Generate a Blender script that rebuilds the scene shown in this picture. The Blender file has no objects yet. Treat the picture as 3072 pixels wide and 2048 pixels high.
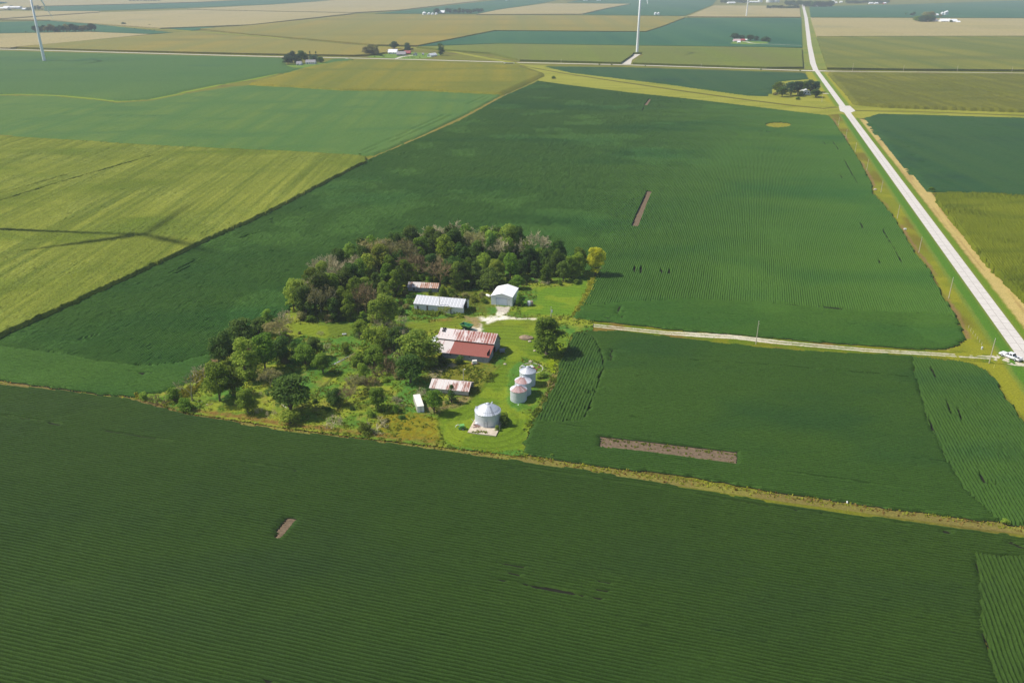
import bpy, math, random
import numpy as np
from mathutils import Vector
from mathutils.geometry import tessellate_polygon
random.seed(7); RNG = np.random.default_rng(7)
S = bpy.context.scene
# ---------------------------------------------------------------- camera
F_PX, PITCH, CAM_H = 2450.0, math.radians(23.94), 100.0
CP, SP = math.cos(PITCH), math.sin(PITCH)
cam = bpy.data.objects.new("camera", bpy.data.cameras.new("camera"))
S.collection.objects.link(cam)
cam.location = (0, 0, CAM_H); cam.rotation_euler = (math.radians(90) - PITCH, 0, 0)
cam.data.sensor_width = 36.0; cam.data.lens = 36.0 * F_PX / 3072.0
cam.data.clip_start = 1.0; cam.data.clip_end = 40000
S.camera = cam
# ---------------------------------------------------------------- light
SUN_EL = math.radians(50); SH = (math.cos(math.radians(7.7)), -math.sin(math.radians(7.7)))   # ground direction shadows fall in
world = bpy.data.worlds.new("World"); S.world = world; world.use_nodes = True
nt = world.node_tree; bg = nt.nodes["Background"]
sky = nt.nodes.new("ShaderNodeTexSky"); sky.sky_type = 'NISHITA'; sky.sun_disc = False
sky.sun_elevation = SUN_EL
sky.sun_rotation = math.atan2(-SH[0], -SH[1])
nt.links.new(sky.outputs[0], bg.inputs[0]); bg.inputs[1].default_value = 0.10
sun = bpy.data.objects.new("sun", bpy.data.lights.new("sun", 'SUN')); S.collection.objects.link(sun)
sun.data.energy = 4.4; sun.data.angle = math.radians(2.0); sun.data.color = (1.0, 0.94, 0.84)
sd = Vector((-SH[0]*math.cos(SUN_EL), -SH[1]*math.cos(SUN_EL), math.sin(SUN_EL)))
sun.rotation_euler = sd.to_track_quat('Z', 'Y').to_euler()
S.view_settings.view_transform = 'Standard'; S.view_settings.look = 'None'
S.view_settings.exposure = 0.25; S.view_settings.gamma = 1.0
S.render.engine = 'CYCLES'
try:
    S.cycles.max_bounces = 6; S.cycles.transparent_max_bounces = 8; S.cycles.volume_bounces = 0
except Exception: pass

# ---------------------------------------------------------------- helpers
def G(px, py, z=0.0):
    """ground point (height z) seen at photo position px,py (3072x2048)"""
    u = px - 1536.0; v = py - 1024.0
    dx, dy, dz = u, F_PX*CP - v*SP, -(F_PX*SP + v*CP)
    t = (z - CAM_H) / dz
    return (dx*t, dy*t)
def Gs(pts, z=0.0): return [G(a, b, z) for a, b in pts]
def hgt(px, pyfoot, pytop):
    x, y = G(px, pyfoot); v = pytop - 1024.0
    return CAM_H - y*(F_PX*SP + v*CP)/(F_PX*CP - v*SP)
def mpp(py): return 100.0/((py+64)*CP)         # metres per photo pixel sideways on the ground
E_DIR = (0.965, -0.262); N_DIR = (0.262, 0.965)
ROOTC = S.collection
def link(o): ROOTC.objects.link(o); return o
def tag(o, label=None, cat=None, group=None, kind=None):
    if label: o["label"] = label
    if cat: o["category"] = cat
    if group: o["group"] = group
    if kind: o["kind"] = kind
    return o
def empty(name, loc, rz=0.0, label=None, cat=None, group=None):
    o = bpy.data.objects.new(name, None); o.location = loc; o.rotation_euler = (0, 0, rz); o.empty_display_size = 0.5
    link(o); tag(o, label, cat, group); return o
def npmesh(name, V, Fq, mat, smooth=False, col=None):
    me = bpy.data.meshes.new(name)
    V = np.asarray(V, dtype=np.float32); Fq = np.asarray(Fq, dtype=np.int32)
    k = Fq.shape[1]; n = len(Fq)
    me.vertices.add(len(V)); me.vertices.foreach_set("co", V.ravel())
    me.loops.add(n*k); me.loops.foreach_set("vertex_index", Fq.ravel())
    me.polygons.add(n); me.polygons.foreach_set("loop_start", np.arange(n, dtype=np.int32)*k)
    try: me.polygons.foreach_set("loop_total", np.full(n, k, dtype=np.int32))
    except Exception: pass
    if smooth: me.polygons.foreach_set("use_smooth", np.ones(n, dtype=bool))
    me.update(calc_edges=True)
    if col is not None:
        a = me.color_attributes.new("Col", 'FLOAT_COLOR', 'POINT')
        c = np.ones((len(V), 4), dtype=np.float32); c[:, :3] = col; a.data.foreach_set("color", c.ravel())
    if mat: me.materials.append(mat)
    return me
class MB:
    def __init__(s): s.v = []; s.f = []; s.m = []; s.mi = 0
    def face(s, pts, mi=None):
        b = len(s.v); s.v += [tuple(p) for p in pts]; s.f.append(tuple(range(b, b+len(pts)))); s.m.append(s.mi if mi is None else mi)
    def box(s, x0, x1, y0, y1, z0, z1):
        b = len(s.v); s.v += [(x0,y0,z0),(x1,y0,z0),(x1,y1,z0),(x0,y1,z0),(x0,y0,z1),(x1,y0,z1),(x1,y1,z1),(x0,y1,z1)]
        for q in ((0,3,2,1),(4,5,6,7),(0,1,5,4),(1,2,6,5),(2,3,7,6),(3,0,4,7)):
            s.f.append(tuple(b+i for i in q)); s.m.append(s.mi)
        return s
    def hexa(s, p):  # 8 points bottom 4, top 4
        b = len(s.v); s.v += [tuple(q) for q in p]
        for q in ((0,3,2,1),(4,5,6,7),(0,1,5,4),(1,2,6,5),(2,3,7,6),(3,0,4,7)):
            s.f.append(tuple(b+i for i in q)); s.m.append(s.mi)
        return s
    def slab(s, quad, t):
        """thick sheet under a quad (t metres downward)"""
        lo = [(x, y, z-t) for x, y, z in quad]; return s.hexa(lo + list(quad))
    def prism(s, prof, axis, a0, a1):
        """profile (list of 2-tuples) extruded along axis 'x' or 'y'"""
        n = len(prof); b = len(s.v)
        for a in (a0, a1):
            for p, q in prof: s.v.append((a, p, q) if axis == 'x' else (p, a, q))
        s.f.append(tuple(b+i for i in range(n))); s.m.append(s.mi)
        s.f.append(tuple(b+n+i for i in reversed(range(n)))); s.m.append(s.mi)
        for i in range(n):
            j = (i+1) % n; s.f.append((b+i, b+n+i, b+n+j, b+j)); s.m.append(s.mi)
        return s
    def tube(s, p, q, r0, r1=None, n=8, cap=True):
        r1 = r0 if r1 is None else r1
        p = Vector(p); q = Vector(q); d = (q-p)
        if d.length < 1e-6: return s
        d.normalize(); a = d.orthogonal().normalized(); c = d.cross(a); b = len(s.v)
        for o, r in ((p, r0), (q, r1)):
            for i in range(n):
                t = 2*math.pi*i/n; s.v.append(tuple(o + a*(r*math.cos(t)) + c*(r*math.sin(t))))
        for i in range(n):
            j = (i+1) % n; s.f.append((b+i, b+j, b+n+j, b+n+i)); s.m.append(s.mi)
        if cap:
            s.f.append(tuple(b+i for i in reversed(range(n)))); s.m.append(s.mi)
            s.f.append(tuple(b+n+i for i in range(n))); s.m.append(s.mi)
        return s
    def lathe(s, prof, n=24, c=(0,0,0)):
        b = len(s.v); m = len(prof)
        for r, z in prof:
            for i in range(n):
                t = 2*math.pi*i/n; s.v.append((c[0]+r*math.cos(t), c[1]+r*math.sin(t), c[2]+z))
        for k in range(m-1):
            for i in range(n):
                j = (i+1) % n; s.f.append((b+k*n+i, b+k*n+j, b+(k+1)*n+j, b+(k+1)*n+i)); s.m.append(s.mi)
        return s
    def blob(s, c, rx, ry, rz, n=8, m=5, jit=0.0):
        b = len(s.v)
        for k in range(m+1):
            ph = math.pi*k/m
            for i in range(n):
                t = 2*math.pi*i/n; j = 1 + random.uniform(-jit, jit)
                s.v.append((c[0]+rx*j*math.sin(ph)*math.cos(t), c[1]+ry*j*math.sin(ph)*math.sin(t), c[2]+rz*j*math.cos(ph)))
        for k in range(m):
            for i in range(n):
                j = (i+1) % n; s.f.append((b+k*n+i, b+(k+1)*n+i, b+(k+1)*n+j, b+k*n+j)); s.m.append(s.mi)
        return s
    def build(s, name, mats, parent=None, smooth=False, label=None):
        me = bpy.data.meshes.new(name); me.from_pydata(s.v, [], s.f); me.update()
        if not isinstance(mats, (list, tuple)): mats = [mats]
        for m in mats: me.materials.append(m)
        if len(mats) > 1: me.polygons.foreach_set("material_index", s.m)
        if smooth: me.polygons.foreach_set("use_smooth", [True]*len(me.polygons))
        o = bpy.data.objects.new(name, me); link(o)
        if parent: o.parent = parent
        if label: o["label"] = label
        return o
def copy_tree(o, parent=None):
    c = o.copy(); link(c); c.parent = parent
    for ch in list(o.children): copy_tree(ch, c)
    return c
# ---- numpy noise
def vnoise(x, y, seed=0):
    xi = np.floor(x).astype(np.int64); yi = np.floor(y).astype(np.int64); fx = x-xi; fy = y-yi
    fx = fx*fx*(3-2*fx); fy = fy*fy*(3-2*fy)
    def h(a, b):
        n = (a*374761393 + b*668265263 + seed*1442695041) & 0xFFFFFFFF
        n = ((n ^ (n >> 13)) * 1274126177) & 0xFFFFFFFF
        return ((n ^ (n >> 16)) & 0xFFFF)/65535.0
    return (h(xi,yi)*(1-fx)+h(xi+1,yi)*fx)*(1-fy) + (h(xi,yi+1)*(1-fx)+h(xi+1,yi+1)*fx)*fy
def fbm(x, y, seed=0, o=3):
    r = 0; a = 1; t = 0
    for i in range(o): r = r + a*vnoise(x*2**i, y*2**i, seed+i); t += a; a *= .5
    return r/t
def pip(x, y, poly):
    ins = np.zeros(x.shape, bool); n = len(poly)
    for i in range(n):
        x0, y0 = poly[i]; x1, y1 = poly[(i+1) % n]
        if y0 == y1: continue
        c = ((y0 > y) != (y1 > y)) & (x < (x1-x0)*(y-y0)/(y1-y0)+x0)
        ins ^= c
    return ins
def dseg(x, y, a, b):
    dx, dy = b[0]-a[0], b[1]-a[1]; L = dx*dx+dy*dy+1e-9
    t = np.clip(((x-a[0])*dx+(y-a[1])*dy)/L, 0, 1)
    return np.hypot(x-a[0]-t*dx, y-a[1]-t*dy)
def dpoly(x, y, pl, closed=False):
    d = np.full(x.shape, 1e9); n = len(pl)
    for i in range(n if closed else n-1): d = np.minimum(d, dseg(x, y, pl[i], pl[(i+1) % n]))
    return d
def sm(a, b, x): t = np.clip((x-a)/(b-a), 0, 1); return t*t*(3-2*t)
def srgb(r, g, b, k=1.0):
    f = lambda c: ((c/255)/12.92 if c/255 <= .04045 else ((c/255+.055)/1.055)**2.4)*k
    return (f(r)*.76, f(g)*.75, f(b)*.64)
# ---------------------------------------------------------------- materials
def _mat(name, rough=0.8, spec=0.2):
    m = bpy.data.materials.new(name); m.use_nodes = True
    b = m.node_tree.nodes["Principled BSDF"]; b.inputs["Roughness"].default_value = rough
    b.inputs["Specular IOR Level"].default_value = spec
    return m, m.node_tree, b
def _coord(t, scale=(1,1,1), rot=0.0):
    tc = t.nodes.new("ShaderNodeTexCoord"); mp = t.nodes.new("ShaderNodeMapping")
    mp.inputs["Scale"].default_value = scale; mp.inputs["Rotation"].default_value = (0,0,rot)
    t.links.new(tc.outputs["Object"], mp.inputs[0]); return mp.outputs[0]
def _noise(t, vec, sc, det=3, rough=.55):
    n = t.nodes.new("ShaderNodeTexNoise"); n.inputs["Scale"].default_value = sc
    n.inputs["Detail"].default_value = det; n.inputs["Roughness"].default_value = rough
    t.links.new(vec, n.inputs["Vector"]); return n.outputs[0]
def _ramp(t, fac, stops):
    r = t.nodes.new("ShaderNodeValToRGB"); e = r.color_ramp.elements
    while len(e) < len(stops): e.new(0.5)
    for i, (p, c) in enumerate(stops): e[i].position = p; e[i].color = (*c, 1) if len(c) == 3 else c
    t.links.new(fac, r.inputs[0]); return r.outputs[0]
def _mix(t, fac, a, b, mode='MIX'):
    m = t.nodes.new("ShaderNodeMix"); m.data_type = 'RGBA'; m.blend_type = mode
    if isinstance(fac, float): m.inputs[0].default_value = fac
    else: t.links.new(fac, m.inputs[0])
    for k, s in ((6, a), (7, b)):
        if isinstance(s, tuple): m.inputs[k].default_value = (*s, 1)
        else: t.links.new(s, m.inputs[k])
    return m.outputs[2]
def _bump(t, b, h, strength=.5, dist=.1):
    n = t.nodes.new("ShaderNodeBump"); n.inputs["Strength"].default_value = strength; n.inputs["Distance"].default_value = dist
    t.links.new(h, n.inputs["Height"]); t.links.new(n.outputs[0], b.inputs["Normal"])
def mat_field(name, c1, c2, big=0.012, fine=2.2, bump=.35, c3=None, stretch=(0.45,1,1), rot=0.26, streak=None, soil=None):
    m, t, b = _mat(name, .85, .12)
    v = _coord(t, stretch, rot); n1 = _noise(t, v, big, 5, .6)
    base = _ramp(t, n1, [(.32, c1), (.66, c2)])
    if c3:
        n3 = _noise(t, v, big*2.7, 3); base = _mix(t, _ramp(t, n3, [(.50,(0,0,0)),(.68,(.85,.85,.85))]), base, c3)
    if streak:   # drill / tassel streaks along the rows
        v2 = _coord(t, (1, .02, 1), streak[0]); n4 = _noise(t, v2, streak[1], 3, .6)
        base = _mix(t, _ramp(t, n4, [(.36,(0,0,0)),(.64,(1,1,1))]), base, streak[2])
    vf = _coord(t); n2 = _noise(t, vf, fine, 3, .7)
    col = _mix(t, 1.0, base, _ramp(t, n2, [(.25,(.55,.55,.55)),(.75,(1.3,1.3,1.25))]), 'MULTIPLY')
    if soil:   # near-black earth tone by height, painting in the shade between rows
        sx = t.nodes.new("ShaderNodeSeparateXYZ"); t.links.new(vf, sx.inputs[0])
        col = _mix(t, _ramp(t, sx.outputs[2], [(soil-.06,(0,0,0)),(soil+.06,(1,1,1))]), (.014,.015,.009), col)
    t.links.new(col, b.inputs["Base Color"]); _bump(t, b, n2, bump, .25)
    return m
def mat_plain(name, c, c2=None, sc=3.0, rough=.7, spec=.25, bump=0.0, metal=0.0):
    m, t, b = _mat(name, rough, spec); b.inputs["Metallic"].default_value = metal
    v = _coord(t); n = _noise(t, v, sc, 4, .6)
    c2 = c2 or tuple(x*.75 for x in c)
    t.links.new(_ramp(t, n, [(.3, c2), (.65, c)]), b.inputs["Base Color"])
    if bump: _bump(t, b, n, bump, .1)
    return m
def mat_vcol(name, bump=.5, sc=2.5):
    m, t, b = _mat(name, .9, .08)
    a = t.nodes.new("ShaderNodeAttribute"); a.attribute_name = "Col"
    v = _coord(t); n = _noise(t, v, sc, 4, .7)
    col = _mix(t, 1.0, a.outputs["Color"], _ramp(t, n, [(.25,(.55,.55,.52)),(.75,(1.4,1.4,1.35))]), 'MULTIPLY')
    t.links.new(col, b.inputs["Base Color"]); _bump(t, b, n, bump, .25); return m
def mat_leaf(name, c1, c2, tr=.35):
    tr = tr and tr+.12
    m, t, b = _mat(name, .7, .15)
    g = t.nodes.new("ShaderNodeNewGeometry"); oi = t.nodes.new("ShaderNodeObjectInfo")
    base = _ramp(t, g.outputs["Random Per Island"], [(0., c1), (1., c2)])
    h = t.nodes.new("ShaderNodeHueSaturation")
    mr = t.nodes.new("ShaderNodeMapRange"); mr.inputs[3].default_value = .72; mr.inputs[4].default_value = 1.3
    t.links.new(oi.outputs["Random"], mr.inputs[0]); t.links.new(mr.outputs[0], h.inputs["Value"])
    mr2 = t.nodes.new("ShaderNodeMapRange"); mr2.inputs[3].default_value = .475; mr2.inputs[4].default_value = .515
    mm = t.nodes.new("ShaderNodeMath"); mm.operation = 'FRACT'; m2 = t.nodes.new("ShaderNodeMath"); m2.operation = 'MULTIPLY'; m2.inputs[1].default_value = 7.31
    t.links.new(oi.outputs["Random"], m2.inputs[0]); t.links.new(m2.outputs[0], mm.inputs[0]); t.links.new(mm.outputs[0], mr2.inputs[0])
    t.links.new(mr2.outputs[0], h.inputs["Hue"]); t.links.new(base, h.inputs["Color"])
    t.links.new(h.outputs[0], b.inputs["Base Color"])
    if tr:
        tl = t.nodes.new("ShaderNodeBsdfTranslucent"); t.links.new(h.outputs[0], tl.inputs[0])
        mx = t.nodes.new("ShaderNodeMixShader"); mx.inputs[0].default_value = tr
        t.links.new(b.outputs[0], mx.inputs[1]); t.links.new(tl.outputs[0], mx.inputs[2])
        t.links.new(mx.outputs[0], t.nodes["Material Output"].inputs[0])
    return m
def mat_roof(name, clean, rust, amount, x_split=None, seam=True, pitch=.66, grime=(.6,.55,.5)):
    """corrugated sheet roof: local x runs along the ridge; rust in streaks down the slope.
    amount = 0..1 share of rust; x_split = (x, soft, amount beyond x)"""
    m, t, b = _mat(name, .55, .35)
    tc = t.nodes.new("ShaderNodeTexCoord"); sx = t.nodes.new("ShaderNodeSeparateXYZ"); t.links.new(tc.outputs["Object"], sx.inputs[0])
    # rust noise per sheet (voronoi-like cells by snapping x)
    v = _coord(t, (2.6, .22, .22)); n = _noise(t, v, 1.0, 4, .7)
    v1 = _coord(t, (.35, .35, .35)); n1 = _noise(t, v1, 1.0, 2, .5)
    ad = t.nodes.new("ShaderNodeMath"); ad.operation = 'MULTIPLY_ADD'; ad.inputs[1].default_value = .65
    t.links.new(n1, ad.inputs[0]); t.links.new(n, ad.inputs[2])          # n + .65*n1  ~ mean .82
    am = t.nodes.new("ShaderNodeMapRange"); am.inputs[3].default_value = amount; am.inputs[4].default_value = amount
    if x_split:
        am.inputs[1].default_value = x_split[0]-x_split[1]; am.inputs[2].default_value = x_split[0]+x_split[1]; am.inputs[4].default_value = x_split[2]
    t.links.new(sx.outputs[0], am.inputs[0])
    s = t.nodes.new("ShaderNodeMath"); s.operation = 'ADD'; t.links.new(ad.outputs[0], s.inputs[0]); t.links.new(am.outputs[0], s.inputs[1])
    mask = _ramp(t, s.outputs[0], [(.0,(0,0,0)),(.99,(0,0,0)),(1.,(1,1,1))])
    mr = t.nodes.new("ShaderNodeMapRange"); mr.inputs[1].default_value = 1.25; mr.inputs[2].default_value = 1.40
    t.links.new(s.outputs[0], mr.inputs[0])
    fine = _noise(t, _coord(t, (3, 3, 3)), 2.0, 3)
    rc = _ramp(t, fine, [(.3, tuple(c*.7 for c in rust)), (.7, rust)])
    cc = _ramp(t, fine, [(.25, tuple(c*.82 for c in clean)), (.6, clean)])
    col = _mix(t, mr.outputs[0], cc, rc)
    # corrugation and sheet laps
    w = t.nodes.new("ShaderNodeMath"); w.operation = 'MULTIPLY'; w.inputs[1].default_value = 2*math.pi/(pitch/2)
    t.links.new(sx.outputs[0], w.inputs[0]); sn = t.nodes.new("ShaderNodeMath"); sn.operation = 'SINE'; t.links.new(w.outputs[0], sn.inputs[0])
    if seam:
        wr = t.nodes.new("ShaderNodeMath"); wr.operation = 'FRACT'; dv = t.nodes.new("ShaderNodeMath"); dv.operation = 'DIVIDE'; dv.inputs[1].default_value = pitch
        t.links.new(sx.outputs[0], dv.inputs[0]); t.links.new(dv.outputs[0], wr.inputs[0])
        col = _mix(t, _ramp(t, wr.outputs[0], [(.0,(1,1,1)),(.14,(1,1,1)),(.16,(0,0,0))]), col, tuple(min(1, c*1.0) for c in grime))
    t.links.new(col, b.inputs["Base Color"]); _bump(t, b, sn.outputs[0], .5, .03)
    return m
# ================================================================ GROUND AND FIELDS
M_ground = mat_field("ground_grass", srgb(132,138,40,.8), srgb(150,150,48,.8), .02, 1.2, .3, srgb(120,105,62,.8))
def flat(name, pts, z, mat, thick=0, kind='structure', label=None, cat=None, group=None):
    """polygon sheet (world x,y) at height z, with side walls down to the ground when thick"""
    V = [(x, y, z) for x, y in pts]; tri = tessellate_polygon([[Vector(p) for p in V]])
    n = len(V); b = MB(); b.v = list(V)
    ar = sum(V[i][0]*V[(i+1)%n][1]-V[(i+1)%n][0]*V[i][1] for i in range(n))
    for a, c, d in tri:
        A, C, D = V[a], V[c], V[d]
        cr = (C[0]-A[0])*(D[1]-A[1])-(C[1]-A[1])*(D[0]-A[0])
        b.f.append((a, c, d) if cr > 0 else (a, d, c)); b.m.append(0)
    if thick:
        b.v += [(x, y, z-thick) for x, y in pts]
        for i in range(n):
            j = (i+1) % n; b.f.append((i, n+i, n+j, j) if ar > 0 else (j, n+j, n+i, i)); b.m.append(0)
    o = b.build(name, mat); tag(o, label, cat, group, kind); return o
# base sheet to the horizon
me = npmesh("ground", [(-16000,-3000,0),(16000,-3000,0),(16000,16000,0),(-16000,16000,0)], [(0,1,2,3)], M_ground)
tag(link(bpy.data.objects.new("ground", me)), kind='structure')

def crop_field(name, poly, H, mat, label, rows='N', pitch=.76, nv=5, us=(1.0, None), holes=(), slits=(), rough=.10, lo=.28, px=True, close=.8, rough2=.12, group=None, exclude=(), vis=None, ang=0.0, hlz=None):
    P = Gs(poly, H*.9) if px else poly
    a = (N_DIR if rows == 'N' else E_DIR)
    if ang: a = (a[0]*math.cos(ang)-a[1]*math.sin(ang), a[0]*math.sin(ang)+a[1]*math.cos(ang))
    e = (-a[1], a[0])
    pu = [x*a[0]+y*a[1] for x, y in P]; pv = [x*e[0]+y*e[1] for x, y in P]
    u0, u1, v0, v1 = min(pu)-2, max(pu)+2, min(pv)-2, max(pv)+2
    us_ = [u0]
    while us_[-1] < u1:
        d = us_[-1]
        us_.append(d + (us[0] if us[1] is None else min(us[1], max(us[0], d/260.0))))
    U = np.array(us_); prof = {5: (lo, .62, .97, 1., .66), 4: (lo, .92, 1., lo+.22), 3: (lo, .95, .95), 2: (lo+.2, 1.), 1: (1.,)}[nv]
    nr = int((v1-v0)/pitch)+2; k = np.arange(nr*nv)
    Vv = v0 + k*pitch/nv; pz = np.array(prof)[k % nv]
    UU, VV = np.meshgrid(U, Vv, indexing='ij'); rng = np.random.default_rng(len(name)+int(abs(u0)))
    JU = UU + rng.normal(0, .10, UU.shape); JV = VV + rng.normal(0, .05*min(1, pitch), UU.shape) + .10*np.sin(UU*.21+3*vnoise(UU*.05, VV*.02, 3))*min(1,pitch)
    X = JU*a[0]+JV*e[0]; Y = JU*a[1]+JV*e[1]
    edge = 1.1*(vnoise(X*.5, Y*.5, 9)-.5)
    ins = pip(X+edge, Y-edge, P)
    for h in holes: ins &= ~pip(X, Y, h)
    for h in exclude: ins &= ~pip(X, Y, h)
    closed = 1-(1-pz[None, :])*np.ones_like(UU)
    # patches where the rows have grown together
    cl = sm(.56, .72, fbm(X*.035, Y*.035, 5, 3)); closed = closed + (1-closed)*cl*close
    Z = H*(closed + rng.normal(0, rough, UU.shape)*(1+.8*cl) + rough2*(fbm(X*.22, Y*.22, 21, 2)-.5)*2)
    for (p, q, w) in slits:
        d = dseg(X, Y, p, q); Z = np.where(d < w*(.55+.5*vnoise(X*.4, Y*.4, 2)), .06*H, Z)
    if hlz: Z = Z*hlz(X, Y)
    Z = np.where(ins, np.maximum(Z, .06), 0.0)
    nU, nV = UU.shape; idx = np.arange(nU*nV).reshape(nU, nV)
    A, B, C, D = idx[:-1,:-1], idx[1:,:-1], idx[1:,1:], idx[:-1,1:]
    keep = ins[:-1,:-1] | ins[1:,:-1] | ins[1:,1:] | ins[:-1,1:]
    F = np.stack([A[keep], B[keep], C[keep], D[keep]], 1)
    used, inv = np.unique(F, return_inverse=True); F = inv.reshape(F.shape)
    co = np.stack([X.ravel()[used], Y.ravel()[used], Z.ravel()[used]], 1)
    me = npmesh(name, co, F, mat); o = link(bpy.data.objects.new(name, me))
    tag(o, label, 'field', group, 'stuff'); return o
def seg(x0, y0, x1, y1, w=.45, z=.6): return (G(x0, y0, z), G(x1, y1, z), w)

SOY1, SOY2 = srgb(50,96,44,.80), srgb(60,110,52,.80)
M_soyA = mat_field("soy_front", srgb(54,84,31,.92), srgb(66,95,34,.92), .012, 3.5, .22, srgb(56,84,40,.88), soil=0.20)  # soil argument: height under which row-gap shade is painted dark
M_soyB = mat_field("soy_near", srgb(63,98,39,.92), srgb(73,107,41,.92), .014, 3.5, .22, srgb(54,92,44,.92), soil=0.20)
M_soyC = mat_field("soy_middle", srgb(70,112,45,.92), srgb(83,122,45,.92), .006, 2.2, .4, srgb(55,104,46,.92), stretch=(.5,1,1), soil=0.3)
M_soyE = mat_field("soy_light", srgb(91,126,58,1), srgb(108,135,58,1), .010, 1.5, .4, srgb(76,116,59,1), streak=(1.3, .05, srgb(83,122,58,1.)))
M_soyU = mat_field("soy_dark", srgb(45,87,56,.95), srgb(57,98,52,.95), .010, 1.6, .4, srgb(38,76,56,.92), streak=(1.5, .05, srgb(62,98,54,.95)))
M_soyT = mat_field("soy_teal", srgb(38,97,75,.95), srgb(51,109,79,.95), .003, .6, .3, srgb(57,112,73,.95), stretch=(.3,1,1), streak=(1.55, .012, srgb(62,112,77,1.)))
M_soyF = mat_field("soy_far", srgb(67,111,56,1), srgb(91,124,56,1), .005, .8, .3, srgb(55,101,63,1), stretch=(.3,1,1), streak=(1.5, .02, srgb(79,117,55,1.)))
M_cornD = mat_field("corn_left", srgb(125,138,51,1.1), srgb(148,156,65,1.1), .010, 1.6, .8, srgb(106,131,32,.9), streak=(-.265, .28, srgb(110,127,44,1.0)))
M_cornV = mat_field("corn_right", srgb(104,118,18,.9), srgb(124,134,30,.9), .02, 2.0, .8, srgb(92,108,18,.88))
M_cornT = mat_field("corn_olive", srgb(118,124,38,.92), srgb(136,136,46,.92), .010, 1.2, .6, srgb(104,112,38,.88), streak=(.55, .12, srgb(112,116,42,.88)))
M_cornG = mat_field("corn_gold", srgb(142,138,34,.95), srgb(158,148,40,.95), .006, .9, .5, srgb(118,126,40,.92), stretch=(.3,1,1), streak=(1.5, .03, srgb(122,130,44,.95)))
M_cornS = mat_field("corn_olive_far", srgb(126,132,52,.95), srgb(146,144,50,.95), .003, .6, .3, srgb(110,120,56,.9), stretch=(.1,1,1), rot=.05, streak=(1.56, .03, srgb(112,124,48,.95)))
M_cornI = mat_field("corn_green_far", srgb(118,134,44,.95), srgb(132,142,50,.95), .0035, .6, .3, srgb(104,128,50,.9), stretch=(.15,1,1), rot=.05, streak=(1.56, .02, srgb(120,128,60,.98)))
M_cornL = mat_field("corn_tan", srgb(158,144,60,.95), srgb(170,152,66,.95), .003, .5, .25, srgb(132,130,64,.92), stretch=(.12,1,1), rot=.05, streak=(1.55, .016, srgb(142,140,70,.98)))
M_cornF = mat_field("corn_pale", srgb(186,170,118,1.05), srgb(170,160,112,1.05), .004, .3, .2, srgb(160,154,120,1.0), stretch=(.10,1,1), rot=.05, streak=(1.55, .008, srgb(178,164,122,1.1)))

# ---- foreground soybean field
A_top = [(-900,1040),(-300,1118),(0,1152),(200,1172),(379,1194),(548,1238),(836,1288),(1080,1316),(1306,1346),(1567,1382),(1800,1416),(2351,1511),(3072,1607),(3700,1690)]
holeA = Gs([(858,1554),(897,1556),(845,1619),(814,1616)], .1)
A2 = Gs([(2925,1655),(3072,1662),(3900,1750),(5200,2700),(3130,2700),(3060,2200),(2995,2030),(2950,1900),(2938,1720)], .8)
slA = [seg(11,1245,100,1258,.5), seg(100,1258,180,1272,.55), seg(380,1300,516,1324,.6), seg(317,1290,420,1304,.35), seg(1499,1735,1620,1757,.35), seg(1620,1757,1720,1776,.55), seg(1720,1776,1815,1794,.35),
       seg(1499,1687,1566,1698,.45), seg(1487,1713,1558,1722,.5), seg(1795,1738,1835,1746,.4), seg(1790,1764,1830,1770,.4), seg(3036,1626,3080,1645,.9),
       seg(1567,1400,2300,1514,.3), seg(2300,1514,2720,1572,.3), seg(2830,1590,2850,1594,.6), seg(2960,1722,3010,1724,.4), seg(800,2036,812,2046,.6), seg(700,1382,900,1410,.25)]
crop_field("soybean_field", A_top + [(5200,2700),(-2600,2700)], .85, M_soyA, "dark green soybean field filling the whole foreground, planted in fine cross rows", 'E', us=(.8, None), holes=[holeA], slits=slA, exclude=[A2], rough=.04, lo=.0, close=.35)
P_A = Gs(A_top, .8)
Xc = None
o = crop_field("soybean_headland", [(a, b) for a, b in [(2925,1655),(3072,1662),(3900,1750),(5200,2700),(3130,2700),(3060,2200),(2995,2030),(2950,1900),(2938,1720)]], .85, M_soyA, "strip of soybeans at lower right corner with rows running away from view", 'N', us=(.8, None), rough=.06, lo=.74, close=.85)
# ---- lower right soybean field
B_poly = [(1720,998),(1763,992),(1880,993),(2059,1016),(2384,1050),(2697,1063),(2860,1078),(2920,1088),(2965,1112),(2996,1153),(3023,1197),(3067,1255),(3140,1370),(3240,1520),(3330,1640),
          (3072,1567),(2700,1522),(2351,1471),(2037,1417),(1874,1400),(1677,1372),(1600,1360),(1574,1352),(1578,1318),(1592,1274),(1619,1240),(1638,1198),(1664,1155),(1674,1124),(1677,1084),(1697,1053),(1710,1015)]
holeB = Gs([(1799,1309),(2214,1357),(2211,1397),(1792,1343)], .1)
slB = [seg(1837,1049,1875,1054,.7), seg(1832,1052,1834,1080,.6), seg(2384,1101,2456,1107,.55), seg(2558,1117,2639,1122,.6), seg(2697,1128,2741,1131,.5), seg(2795,1104,2809,1130,.5), seg(2786,1253,2804,1293,.5), seg(2764,1378,2849,1385,.35),
       seg(2840,1202,2855,1240,.4), seg(2875,1224,2884,1256,.4), seg(2942,1420,2954,1443,.5), seg(2954,1443,3000,1448,.3), seg(2282,1403,2688,1459,.3), seg(1811,1156,1760,1180,.3), seg(1920,1170,2330,1220,.22), seg(1680,1270,1760,1282,.35), seg(2072,1080,2384,1100,.2)]
Bw = [(1700,980),(1778,1007),(1800,1045),(1812,1078),(1800,1130),(1784,1180),(1768,1225),(1740,1262),(1560,1262),(1560,1000)]
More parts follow.
